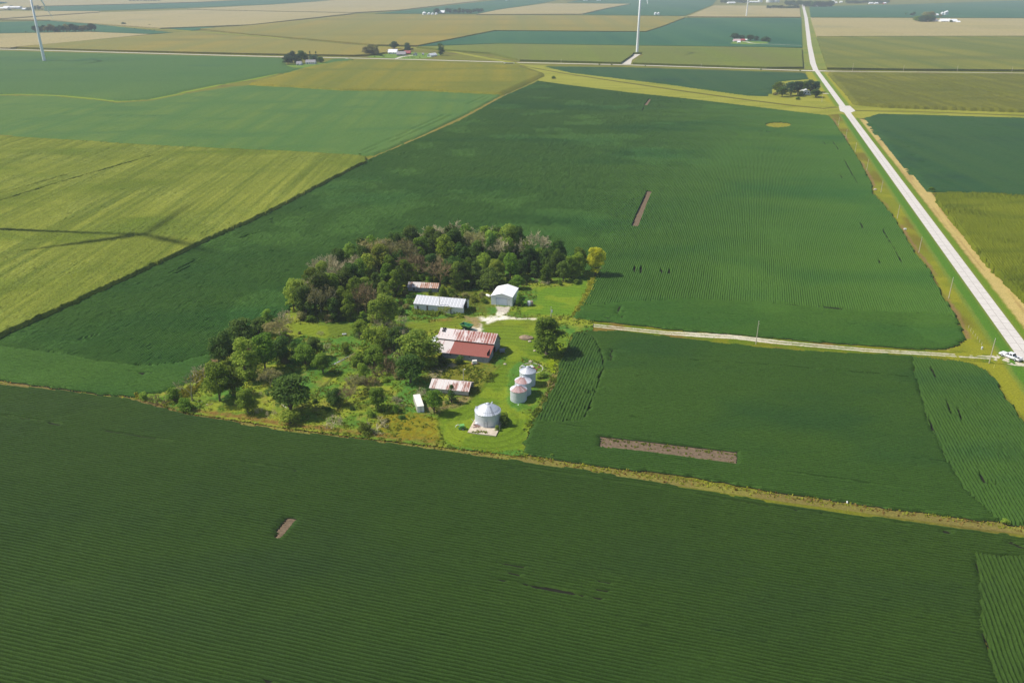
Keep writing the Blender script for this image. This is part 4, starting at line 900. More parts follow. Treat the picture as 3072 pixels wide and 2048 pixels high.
# green grain cart
r = place(empty("grain_cart", (0,0,0), 0, "green two-tone grain cart parked behind the barn", "grain cart"), 1400, 991, math.radians(-34))
top = [(-1.9,-1.05,2.0),(1.9,-1.05,2.0),(1.9,1.05,2.0),(-1.9,1.05,2.0)]; lowr = [(-1.2,-.55,.85),(1.3,-.55,.85),(1.3,.55,.85),(-1.2,.55,.85)]
h = MB()
for i in range(4):
    j = (i+1) % 4; h.face([lowr[i], lowr[j], top[j], top[i]]); 
    ins = lambda p, k: (p[0]*k, p[1]*k, p[2])
    h.face([ins(top[i],.95), ins(top[j],.95), ins(lowr[j],.92), ins(lowr[i],.92)]); h.face([top[i], top[j], ins(top[j],.95), ins(top[i],.95)])
h.face([(p[0], p[1], .87) for p in lowr]); h.face(list(reversed(lowr))); h.build("hopper", M_green, r)
MB().box(-1.95,1.95,-1.12,-1.06,1.85,2.08).box(-1.95,1.95,1.06,1.12,1.85,2.08).box(-1.95,-1.88,-1.057,1.057,1.85,2.08).box(1.88,1.95,-1.057,1.057,1.85,2.08).box(-.03,.03,-1.05,1.05,1.95,2.02).build("top_rim", M_lgreen, r)
MB().box(-1.5,1.9,-.3,.3,.55,.7).tube((1.9,0,.6),(3.0,0,.5),.07).build("chassis", M_green, r)
for yy in (-.95, .95): wheel(r, -.1, yy, .62, .4)
# white tank on rusty trailer
r = place(empty("tank_trailer", (0,0,0), 0, "small white tank on a rusty trailer in front of the barn", "tank"), 1424, 1094, math.radians(8))
MB().hexa([(-.75,-.45,.45),(.75,-.45,.45),(.75,.45,.45),(-.75,.45,.45),(-.65,-.4,1.35),(.65,-.4,1.35),(.65,.4,1.35),(-.65,.4,1.35)]).build("tank_body", mat_plain("tank_white", (.85,.82,.76), (.72,.66,.58), 2), r)
MB().box(-.9,1.0,-.5,.5,.33,.43).tube((1.0,0,.38),(1.6,0,.3),.05).build("trailer_bed", mat_plain("orange_rust", (.50,.20,.10), (.32,.14,.08), 3), r)
for yy in (-.55, .55): wheel(r, 0, yy, .3, .16)
# propane tank by garage
r = place(empty("propane_tank", (0,0,0), 0, "short white fuel tank on legs left of the white garage", "fuel tank"), 1464.7, 893, math.radians(-50))
MB().tube((-.75,0,.75),(.75,0,.75),.42,.42,16).blob((-.75,0,.75),.3,.42,.42,14,8).blob((.75,0,.75),.3,.42,.42,14,8).build("tank_body", mat_plain("tank_cream", (.86,.84,.76), (.78,.75,.66), 2), r, smooth=False)
for xx in (-.5, .5): MB().box(xx-.05, xx+.05, -.25, .25, 0, .4).build("leg", M_seam, r)
# torn round bale right of garage
r = place(empty("round_bale", (0,0,0), 0, "weathered round bale with torn white wrap on the lawn right of the garage", "bale"), 1591, 917, math.radians(25))
MB().tube((-.7,0,.9),(.7,0,.9),.9,.86,22).build("straw", mat_plain("old_straw", (.40,.33,.25), (.22,.18,.14), 4, .95, .05, .8), r)
MB().lathe([(.25,-.02),(.93,-.01),(.95,.5),(.91,.55)], 18).build("torn_wrap", mat_plain("wrap", (.62,.64,.70), (.40,.42,.46), 4), r).rotation_euler = (0, math.radians(90), 0)
r.children[-1].location = (-.75, 0, .9)
# green hopper machine near the big bin
r = place(empty("grain_auger", (0,0,0), 0, "small green hopper auger with curved pale spout, left of the big bin", "auger"), 1386, 1288, math.radians(15))
MB().hexa([(-.35,-.35,.55),(.35,-.35,.55),(.35,.35,.55),(-.35,.35,.55),(-.6,-.5,1.25),(.6,-.5,1.25),(.6,.5,1.25),(-.6,.5,1.25)]).build("hopper", M_lgreen, r)
s = MB(); pr = None
for i in range(10):
    a = math.pi*(.05+.9*i/9); p = (-1.0+.55*math.cos(a), 0, .7+.75*math.sin(a))
    if pr: s.tube(pr, p, .07, .07, 6)
    pr = p
s.build("spout", M_white, r)
MB().box(-.8,.9,-.45,-.35,.3,.4).box(-.8,.9,.35,.45,.3,.4).box(-.8,-.7,-.35,.35,.3,.4).box(.8,.9,-.35,.35,.3,.4).tube((-.9,0,.4),(.9,0,.55),.12,.12,8).build("frame", M_green, r)
for yy in (-.6, .6): wheel(r, .1, yy, .32, .18)
# junk on the pad
x_, y_ = G(1433, 1282); r = empty("scrap_pile", (x_, y_, .38), 0, "pile of scrap metal and bricks on the concrete slab by the big bin", "scrap")
for i in range(14): MB().box(*(lambda cx, cy, a, b_, h0: (cx-a, cx+a, cy-b_, cy+b_, h0, h0+random.uniform(.1,.3)))(random.uniform(-1,.9), random.uniform(-.8,.8), random.uniform(.08,.3), random.uniform(.05,.2), random.uniform(0,.12))).build("brick_stack", bpy.data.materials.get("pinkbrick") or mat_plain("pinkbrick", (.46,.28,.24), (.30,.20,.18), 5), r)
MB().tube((-.7,.7,.3),(-.1,.7,.3),.28,.28,12).build("drum", M_white, r)
MB().tube((-1.6,1.6,1.2),(-.2,.3,.2),.06,.06,6).tube((-.2,.3,.2),(1.2,.1,.15),.05,.05,6).box(.3,.9,.1,.5,.1,.45).build("machine_parts", M_seam, r)
x_, y_ = G(1440, 1300); r = MB()
for i in range(30): r.blob((random.gauss(0,.9), random.gauss(0,.25), .1), .18, .18, .15, 6, 4, .3)
tag(r.build("weed_clump", M_weed), "green weeds growing from the crack at the front of the concrete slab", "weeds").location = (x_, y_, .38)
# rocks and small debris
def rock(px, py, s, label, m=None, name="rock"):
    o = MB().blob((0,0,s*.4), s, s*.8, s*.6, 9, 6, .12).build(name, m or M_padc); tag(o, label, "rock"); place(o, px, py)
rock(1515, 1094, .45, "pale round boulder in the mown track right of the barn")
rock(1509, 1081, .25, "small pale stone just off the right corner of the barn", M_white)
rock(1589, 1026, .55, "tan boulder at the foot of the earth heap left of the lone tree")
rock(1604, 1054, .45, "pale boulder under the left side of the lone tree")
rock(1555.7, 1216, .28, "small white block in front of the nearest small bin", M_white)
o = MB().blob((0,0,.1), 2.2, 1.5, .9, 14, 8, .12).build("earth_heap", mat_plain("earth", (.36,.27,.19), (.22,.17,.11), 1.5, .95, .05, .8)); tag(o, "mound of bare earth and brush left of the lone tree", "earth heap"); place(o, 1578, 1016)
for (a, b_, c, d, s, nm) in ((846,1216,877,1238,.13,"white fallen log under the big round tree in the lower left paddock"),(593,1206,606,1216,.10,"pale fallen branch at the foot of the leaning dead tree"),(620,1215,640,1220,.10,"short curved pale branch lying left of the small round tree")):
    A, B_ = G(a, b_), G(c, d); tag(MB().tube((A[0],A[1],.25), (B_[0],B_[1],.15), s, s*.6, 7).tube(((A[0]+B_[0])/2,(A[1]+B_[1])/2,.2), ((A[0]+B_[0])/2+.5,(A[1]+B_[1])/2+.7,.5), s*.5, s*.25, 5).build("fallen_log", mat_plain("bleached_wood", (.62,.58,.52), (.46,.42,.36), 3)), nm, "log")
M_bleach = bpy.data.materials["bleached_wood"]
r = place(empty("bathtub", (0,0,0), 0, "white old trough lying in the grass of the left paddock", "trough"), 1033, 1006, .1)
MB().hexa([(-.5,-.3,0),(.5,-.3,0),(.5,.3,0),(-.5,.3,0),(-.6,-.4,.5),(.6,-.4,.5),(.6,.4,.5),(-.6,.4,.5)]).build("trough_body", M_white, r)
MB().box(-.5,.5,-.3,.3,.505,.52).build("inside", M_seam, r); r.name = "trough"
r = place(empty("loading_frame", (0,0,0), 0, "small pale wooden frame at the left edge of the tree clump in the paddock", "frame"), 1066, 982, .1)
for xx in (-.45, .45):
    for yy in (-.3, .3): MB().tube((xx,yy,0),(xx,yy,1.0),.05).build("post", M_bleach, r)
MB().box(-.55,.55,-.4,.4,1.0,1.08).build("top_board", M_bleach, r)
A, B_ = G(998, 1097), G(1062, 1066)
r = empty("broken_fence", (A[0],A[1],0), math.atan2(B_[1]-A[1],B_[0]-A[0]), "broken run of grey boards lying across the left paddock", "fence")
L = math.hypot(B_[0]-A[0], B_[1]-A[1])
for i in range(5): MB().box(i*L/5, (i+.85)*L/5, random.uniform(-.3,.1), random.uniform(.12,.4), .25+.03*i, .33+.03*i).build("board", M_wood, r)
for i in range(4): MB().tube((i*L/3,.5,0),(i*L/3,.5,.9),.06).build("post", M_brownw, r)

# ---- poles
def pole(px, pyb, pxt, pyt, label, group="wooden power poles along the roads", arm=True, r=.14, xf=0):
    x, y = G(px, pyb); H = hgt(px, pyb, pyt); o = empty("power_pole", (x, y, 0), 0, label, "power pole", group)
    MB().tube((0,0,0),(0,0,H),r,r*.65,8).build("pole", M_pole, o)
    if arm:
        MB().tube((0,0,H-.02),(0,0,H+.22),.05,.04,6).build("insulator", M_white, o)
        MB().box(-.06,.45,-.04,.04,H-.9,H-.82).build("crossarm", M_pole, o)
    if xf:
        MB().tube((.3,0,H-1.8),(.3,0,H-.9),.22,.22,10).build("transformer", M_galv, o)
    return o
pl = [(2967,1089.8,2984,1016),(2845.7,895,2857.7,833.5),(2756.4,758,2767,712.5),(2691.6,656,2700,616.5),(2642.5,577,2648,543),(2600,511.6,2604,479),(2565,457.6,2570,430),(2537,417.4,2541,389.7),(2515,376.5,2519,352.6)]
ORD = ["nearest","second","third","fourth","fifth","sixth","seventh","eighth","ninth"]
for i, q in enumerate(pl): pole(*q, ("nearest" if i == 0 else ORD[i]+" nearest") + " wooden power pole in the grass left of the concrete road" + (", by the lane end" if i == 0 else ""))
pole(2464.8,306.3,2468.5,274, "wooden power pole between the farmhouse trees and the bridge")
for i, q in enumerate([(2557,213.6,2558.7,189.8),(2710,213.6,2710,197),(2871,215,2871,198),(3035,216.7,3036,200.7)]): pole(*q, ("first","second","third","fourth")[i]+" power pole right of the crossroads, beside the narrow gravel road", xf=0, r=.2)
pole(2413,209,2414,193, "power pole at the left side of the crossroads", r=.2); pole(2103,204,2104,192, "power pole beside the far gravel road, halfway between turbine and crossroads", r=.2); pole(1683,190,1683,178, "power pole beside the far gravel road left of the middle turbine", r=.2)
pole(2267.5,1033,2273.8,963.8, "lone wooden power pole beside the middle of the farm lane", r=.13)
pole(1319.7,939,1319.7,884, "dark power pole standing in front of the long white shed", r=.11, arm=False)
pole(1480,880,1476,850, "thin pole behind the left corner of the white garage", r=.09, arm=False)
pole(1652,985,1650,921, "power pole with grey transformer behind the lone round tree", r=.13, xf=1)
o = pole(1390.7,1152,1390.7,1107, "short yard pole with white lamp between barn and small rusty shed", r=.09, arm=False)
H_ = hgt(1390.7,1152,1107); MB().tube((0,0,H_-.1),(.35,-.1,H_+.05),.03,.03,5).build("lamp_arm", M_seam, o); MB().blob((.42,-.12,H_+.02),.16,.16,.12,8,6).build("lamp", M_white, o)
# short marker post near lane
x_, y_ = G(2981, 1104); tag(MB().tube((0,0,0),(0,0,1.0),.06,.06,6).build("marker_post", mat_plain("yellow_post", (.75,.70,.20))), "short yellow marker post below the farm lane end", "post").location = (x_, y_, 0)
x_, y_ = G(2945, 1048); tag(MB().tube((0,0,0),(0,0,.7),.25,.2,8).blob((0,0,.75),.28,.28,.2,8,5).build("utility_box", M_galvr), "small grey utility pedestal in the grass above the lane end", "utility box").location = (x_, y_, 0)
x_, y_ = G(2715, 689); tag(MB().box(-.5,.5,-.35,.35,0,.5).build("white_box", M_white), "small white box in the roadside grass by the fourth pole", "box").location = (x_, y_, .05)
x_, y_ = G(2625, 571); tag(MB().blob((0,0,.4),.9,.7,.6,9,6,.15).build("rock", M_padc), "pale boulder at the notch in the field edge left of the road", "rock").location = (x_, y_, .02)
x_, y_ = G(2541, 1509); tag(MB().box(-.08,.08,-.25,.25,0,.4).build("white_marker", M_white), "tiny white marker on the grass strip under the right-hand field", "marker").location = (x_, y_, .05)
# old wire fence posts by the field corner
for i in range(7):
    px_ = 2905+i*6.5; py_ = 985+i*8.5; x_, y_ = G(px_, py_)
    tag(MB().tube((0,0,0),(0,0,1.1),.06,.05,6).build("fence_post", M_pole), "weathered fence post in the line beside the central field corner", "fence post", "fence posts by the field corner").location = (x_, y_, 0)

# ---- pickup
A, B_ = G(3016,1072), G(3047,1084); ang = math.atan2(A[1]-B_[1], A[0]-B_[0])
r = empty("pickup_truck", ((A[0]+B_[0])/2+.3, (A[1]+B_[1])/2+.9, .06), ang, "white pickup truck with dark open bed turning off the road onto the farm lane", "pickup truck")
MT = mat_plain("truck_white", (.86,.87,.90), (.84,.85,.88), 1, .25, .6)
bd = MB()
# lower body: hood + sides with an open bed
bd.hexa([(-1.1,-.95,.45),(2.85,-.92,.45),(2.85,.92,.45),(-1.1,.95,.45),(-1.1,-.93,1.08),(2.70,-.84,.98),(2.70,.84,.98),(-1.1,.93,1.08)])
bd.box(-2.95,-1.103,-.95,-.85,.5,1.12); bd.box(-2.95,-1.103,.85,.95,.5,1.12); bd.box(-3.0,-2.90,-.848,.848,.5,1.10); bd.box(-2.9,-1.103,-.847,.847,.5,.62)
bd = bd.build("body", MT, r)
MB().box(-2.895,-1.106,-.84,.84,.63,.66).build("bed_liner", M_dark, r)
cb = MB().hexa([(-1.08,-.90,1.083),(1.25,-.90,1.07),(1.25,.90,1.07),(-1.08,.90,1.083),(-.85,-.68,1.72),(.45,-.68,1.74),(.45,.68,1.74),(-.85,.68,1.72)]).build("cab", MT, r)
MB().hexa([(1.28,-.80,1.10),(1.30,-.80,1.12),(1.30,.80,1.12),(1.28,.80,1.10),(.52,-.64,1.68),(.54,-.64,1.70),(.54,.64,1.70),(.52,.64,1.68)]).build("windshield", M_glass, r)
MB().hexa([(-1.12,-.78,1.14),(-1.09,-.78,1.14),(-1.09,.78,1.14),(-1.12,.78,1.14),(-.93,-.62,1.64),(-.90,-.62,1.64),(-.90,.62,1.64),(-.93,.62,1.64)]).build("rear_window", M_glass, r)
for s in (-1, 1):
    for (x0, x1) in ((-.88,-.08),(.02,.95)):
        a0, a1 = s*.905, s*.725
        MB().hexa([(x0,a0,1.14),(x1,a0,1.14),(x1,a0-s*.02,1.14),(x0,a0-s*.02,1.14),(x0+.1,a1,1.62),(min(x1,.45),a1,1.62),(min(x1,.45),a1-s*.02,1.62),(x0+.1,a1-s*.02,1.62)]).build("side_window", M_glass, r)
    MB().box(2.80,2.87,s*.72-.13,s*.72+.13,.72,.88).build("headlight", M_galvr, r)
    MB().box(-3.02,-2.99,s*.86-.07,s*.86+.07,.72,.98).build("tail_light", M_rust, r)
    MB().box(.95,1.15,s*1.06-.1,s*1.06+.1,1.05,1.22).build("mirror", MT, r)
    for xx in (-1.95, 1.85): wheel(r, xx, s*.86, .40, .26)
MB().box(2.86,2.98,-.9,.9,.42,.60).box(-3.1,-3.0,-.9,.9,.42,.58).build("bumper", M_galv, r)
MB().box(-3.06,-3.02,-.2,.2,.62,.76).build("number_plate", M_white, r)
# ================================================================ TREES
LEAFS = {
 'green': mat_leaf("leaf_green", srgb(58,84,26,2.45), srgb(104,126,40,2.45), .30),
 'dark': mat_leaf("leaf_dark", srgb(42,66,28,2.45), srgb(78,102,38,2.45), .25),
 'light': mat_leaf("leaf_light", srgb(86,112,40,2.2), srgb(134,150,62,2.2), .35),
 'yellow': mat_leaf("leaf_yellow", srgb(124,136,34,1.9), srgb(178,182,56,1.9), .35),
 'grey': mat_leaf("leaf_greyish", srgb(84,92,54,2.45), srgb(128,124,78,2.45), .25),
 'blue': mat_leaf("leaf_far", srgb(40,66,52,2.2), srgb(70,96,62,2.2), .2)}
M_bark = mat_plain("bark", (.16,.13,.10), (.09,.07,.055), 3, .95, .05)
M_dead = mat_plain("dead_wood", srgb(186,178,152,1.55), srgb(146,138,116,1.5), 2, .9, .05)
M_dead2 = mat_plain("dead_wood_brown", srgb(150,134,104,1.2), srgb(112,100,76,1.2), 2, .9, .05)
def leaf_cloud(lobes, per, size, rng):
    """lobes: list of (cx,cy,cz,r,squash). leaves as small quads on lobe shells, facing outwards"""
    V = []; 
    for cx, cy, cz, r, sq in lobes:
        n = max(8, int(per*r*r)); th = rng.uniform(0, 2*np.pi, n); cz_ = rng.uniform(-.55, 1., n); rr = np.sqrt(1-np.minimum(1, cz_**2))
        d = np.stack([rr*np.cos(th), rr*np.sin(th), cz_], 1); rad = r*(1 - .32*rng.random(n)**2 + .10*(rng.random(n) > .9))
        P = d*rad[:, None]; P[:, 2] *= sq; P += np.array([cx, cy, cz])
        nrm = d + rng.normal(0, .55, d.shape); nrm[:, 2] += .35; nrm /= np.linalg.norm(nrm, axis=1)[:, None]
        a = np.cross(nrm, rng.normal(0, 1, d.shape)); a /= np.linalg.norm(a, axis=1)[:, None]+1e-9; b = np.cross(nrm, a)
        s = size*rng.uniform(.55, 1.25, n)[:, None]; e = rng.uniform(.5, .9, n)[:, None]
        q = np.stack([P-a*s*.5, P-b*s*e*.45+a*s*.08, P+a*s*.5, P+b*s*e*.45], 1); V.append(q.reshape(-1, 3))
    V = np.concatenate(V); n = len(V)//4; F = np.arange(n*4).reshape(n, 4); return V, F
def limb(mb, p, d, L, r, depth, rng, spread=.6, tips=None, seg=3, up=.15, n=5, kids=3, minr=.02):
    q = Vector(p); dd = Vector(d).normalized(); r0 = r
    for i in range(seg):
        nd = (dd + Vector(rng.normal(0, .14, 3)) + Vector((0,0,up*.3))).normalized(); e = q + nd*(L/seg); r1 = max(minr, r0*.82)
        mb.tube(q, e, r0, r1, n if r0 > .08 else 3, False); q, dd, r0 = e, nd, r1
        if depth > 0 and i > 0:
            for _ in range(kids if i == seg-1 else 1):
                ax = Vector(rng.normal(0, 1, 3)).cross(dd).normalized()
                cd = (dd*math.cos(spread*rng.uniform(.6,1.3)) + ax*math.sin(spread*rng.uniform(.6,1.3))).normalized()
                limb(mb, q, cd, L*rng.uniform(.55,.8), max(minr, r0*.6), depth-1, rng, spread, tips, seg, up, n, kids, minr)
    if tips is not None and depth == 0: tips.append(q)
def make_leafy(kind, mat, seed, H=10., R=4., trunk=.14, nl=34, form='round', lsize=.50, per=95):
    rng = np.random.default_rng(seed); lobes = []
    base = H*trunk
    for i in range(nl):
        if form == 'round':
            t = rng.uniform(0, 1)**.8; z = base + (H-base)*(.10+.84*t); w = R*math.sin(math.pi*(.18+.74*t))**.75
        elif form == 'spread': t = rng.uniform(0, 1); z = base+(H-base)*(.12+.75*t); w = R*(1-.45*t*t)
        elif form == 'cone': t = rng.uniform(0, 1)**1.2; z = base+(H-base)*(.05+.9*t); w = R*(1-t)**.8
        elif form == 'tall': t = rng.uniform(0, 1); z = base+(H-base)*(.08+.84*t); w = R*(.72+.28*math.sin(math.pi*t))*(1 if t < .8 else .6)
        a = rng.uniform(0, 2*math.pi); q = w*rng.uniform(.25, .86)
        lr = R*rng.uniform(.22, .40)*(1 if form != 'cone' else .7)
        lobes.append((q*math.cos(a), q*math.sin(a), min(z, H-lr*.8), lr, rng.uniform(.7, 1.05)))
    lobes.append((0, 0, base+(H-base)*.45, R*.55, 1.1))
    V, F = leaf_cloud(lobes, per/ (R/4.)**0, lsize, rng)
    root = empty(kind, (0, 0, 0)); 
    crown = link(bpy.data.objects.new("crown", npmesh("crown", V, F, LEAFS[mat]))); crown.parent = root
    mb = MB(); limb(mb, (0,0,-.1), (rng.normal(0,.05), rng.normal(0,.05), 1), H*.48, .22*H/10+.05, 0, rng, n=7)
    for L in lobes[:11]:
        z0 = base*.8+rng.uniform(0, H*.18); mb.tube((0,0,z0), (L[0],L[1],L[2]), .09, .03, 4, False)
    mb.build("trunk", M_bark, root); return root
def make_bare(kind, mat, seed, H=10., fork=4, spread=.62, depth=3, L=None, droop=.2, leaves=None, trunkL=.28):
    rng = np.random.default_rng(seed); root = empty(kind, (0,0,0)); mb = MB(); tips = []
    if trunkL > 0: mb.tube((0,0,-.1), (0,0,H*trunkL), .20, .16, 7, False)
    for i in range(fork):
        a = 2*math.pi*i/fork + rng.uniform(-.4,.4); d = (math.cos(a)*spread, math.sin(a)*spread, 1 if droop > 0 else .35)
        limb(mb, (0,0,H*trunkL*.95), d, (L or H*.32), .12, depth, rng, spread, tips, 3, droop, 4, 4, .042)
    zmax = max(v[2] for v in mb.v); k = H/zmax; mb.v = [(x*k, y*k, z*k) for x, y, z in mb.v]
    mb.build("branches", mat, root)
    if leaves:
        lob = [(t[0]*k, t[1]*k, t[2]*k, rng.uniform(.35,.7), 1.) for t in tips if rng.random() < leaves[1]]
        if lob:
            V, F = leaf_cloud(lob, 60, .32, rng); c = link(bpy.data.objects.new("crown", npmesh("crown", V, F, LEAFS[leaves[0]]))); c.parent = root
    return root
PROTO = {}
def proto(key):
    if key in PROTO: return PROTO[key]
    f, mat, s = key
    if f == 'bush': o = make_leafy("shrub", mat, 300+s, 4., 2.2, .02, 22, 'spread', .36, 170); o["_h"] = 4.; o["_r"] = 2.2
    elif f == 'bare': o = make_bare("bare_tree", M_dead if mat != 'brown' else M_dead2, 400+s, 10., 4+s % 3, .60+.08*(s % 3), 3, leaves=None); o["_h"] = 10.; o["_r"] = 3.8
    elif f == 'half': o = make_bare("half_dead_tree", M_dead, 500+s, 10., 5, .55, 3, leaves=(mat, .35)); o["_h"] = 10.; o["_r"] = 3.6
    elif f == 'brush': o = make_bare("bare_shrub", M_dead if mat != 'brown' else M_dead2, 600+s, 3., 9, 1.1, 2, L=2.0, droop=-.05, trunkL=.02); o["_h"] = 3.; o["_r"] = 3.0
    elif f == 'snag': o = make_bare("dead_tree", M_dead, 700+s, 6., 3, .5, 2, L=2.4, trunkL=.35); o["_h"] = 6.; o["_r"] = 1.4
    elif f == 'cone': o = make_leafy("cedar_tree", mat, 800+s, 8., 2.0, .04, 46, 'cone', .34, 190); o["_h"] = 8.; o["_r"] = 2.0
    elif f == 'tall': o = make_leafy("broadleaf_tree", mat, 900+s, 12., 3.3, .05, 44, 'tall', .46, 110); o["_h"] = 12.; o["_r"] = 3.4
    elif f == 'spread': o = make_leafy("broadleaf_tree", mat, 1000+s, 8., 4.6, .06, 40, 'spread', .46, 85); o["_h"] = 8.; o["_r"] = 4.6
    else: o = make_leafy("broadleaf_tree", mat, 100+s, 10., 3.9, .05, 40, 'round', .48, 95); o["_h"] = 10.; o["_r"] = 3.9
    o["_used"] = 0; PROTO[key] = o; return o
def tree(px, pyf, pyt, wpx, form, mat, label, cat='tree', group=None, xy=None, H=None, W=None, s=None):
    s = random.randrange(3) if s is None else s; p = proto((form, mat, s))
    x, y = xy if xy else G(px, pyf); H = H or max(.6, hgt(px, pyf, pyt)); W = W or 1.14*wpx*mpp((pyf+pyt)/2*.4+pyf*.6)
    o = p if not p["_used"] else copy_tree(p); p["_used"] = 1
    o.location = (x, y, 0); k = W/2/p["_r"]; o.scale = (k*random.uniform(.94,1.06), k*random.uniform(.94,1.06), H/p["_h"]); o.rotation_euler = (0, 0, random.uniform(0, 6.28))
    for kk_ in ("label","category","group"):
        if kk_ in o: del o[kk_]
    tag(o, label, cat, group); return o
ORDS = ["first","second","third","fourth","fifth","sixth","seventh","eighth","ninth","tenth","eleventh","twelfth","thirteenth","fourteenth","fifteenth","sixteenth","seventeenth","eighteenth","nineteenth","twentieth","twenty-first","twenty-second","twenty-third","twenty-fourth","twenty-fifth","twenty-sixth","twenty-seventh","twenty-eighth"]
def lerp_pl(pl, t):
    L = [0]
    for i in range(len(pl)-1): L.append(L[-1]+math.hypot(pl[i+1][0]-pl[i][0], pl[i+1][1]-pl[i][1]))
    d = t*L[-1]
    for i in range(len(pl)-1):
        if d <= L[i+1] or i == len(pl)-2:
            k = (d-L[i])/(L[i+1]-L[i]+1e-9); return (pl[i][0]+(pl[i+1][0]-pl[i][0])*k, pl[i][1]+(pl[i+1][1]-pl[i][1])*k)
# the wood behind the yard: five rows of trees
BK = Gs([(866,948),(925,905),(990,856),(1070,806),(1150,786),(1250,776),(1350,768),(1450,766),(1550,778),(1630,798),(1700,812),(1750,822)])
FR = Gs([(900,960),(962,962),(1030,962),(1080,955),(1130,925),(1190,880),(1225,848),(1320,846),(1390,864),(1455,850),(1530,842),(1600,846),(1680,848),(1745,838)])
ROWN = ["rear row of the wood", "fourth row of the wood", "third row of the wood", "second row of the wood", "front row of the wood"]
placed = []
for r_ in range(5):
    t = r_/4; n = (21, 20, 20, 19, 20)[r_]; k = 0
    for i in range(n):
        u = (i+.5)/n + random.uniform(-.012,.012); a = lerp_pl(BK, u); b = lerp_pl(FR, u)
        x = a[0]+(b[0]-a[0])*t+random.uniform(-1.2,1.2); y = a[1]+(b[1]-a[1])*t+random.uniform(-.8,.8)
        if any(math.hypot(x-c[0], y-c[1]) < 3.6 for c in placed): continue
        placed.append((x, y)); v = random.random()
        left = u < .30
        if left and v < (.36 if r_ < 2 else (.15 if r_ == 2 else .0)): f, m = 'bare', 'dead'
        elif v < .04: f, m = 'bare', 'brown'
        elif v < .11: f, m = 'half', 'grey'
        else: f, m = random.choice([('round','green'),('round','dark'),('tall','light'),('tall','green'),('round','light'),('tall','dark'),('round','green'),('tall','green'),('round','dark'),('spread','dark') if r_ < 4 else ('round','dark')])
        H = random.uniform(10.8, 14.) if r_ < 3 else random.uniform(8.0, 11.)
        if u > .8: H *= .82
        if left and r_ < 2: H *= .85
        W = H*random.uniform(.58,.80) if f != 'tall' else H*.62
        words = {'green':"green leafy tree", 'dark':"dark green tree", 'light':"light yellow-green tree", 'grey':"half-dead thin tree", 'dead':"bare grey tree", 'brown':"bare brownish tree"}[m]
        tree(0, 0, 0, 0, f, m, "%s, %s from left in the %s" % (words, ORDS[k], ROWN[r_]), 'tree', "trees of the wood", xy=(x, y), H=H, W=W); k += 1
W1 = "trees of the wood"
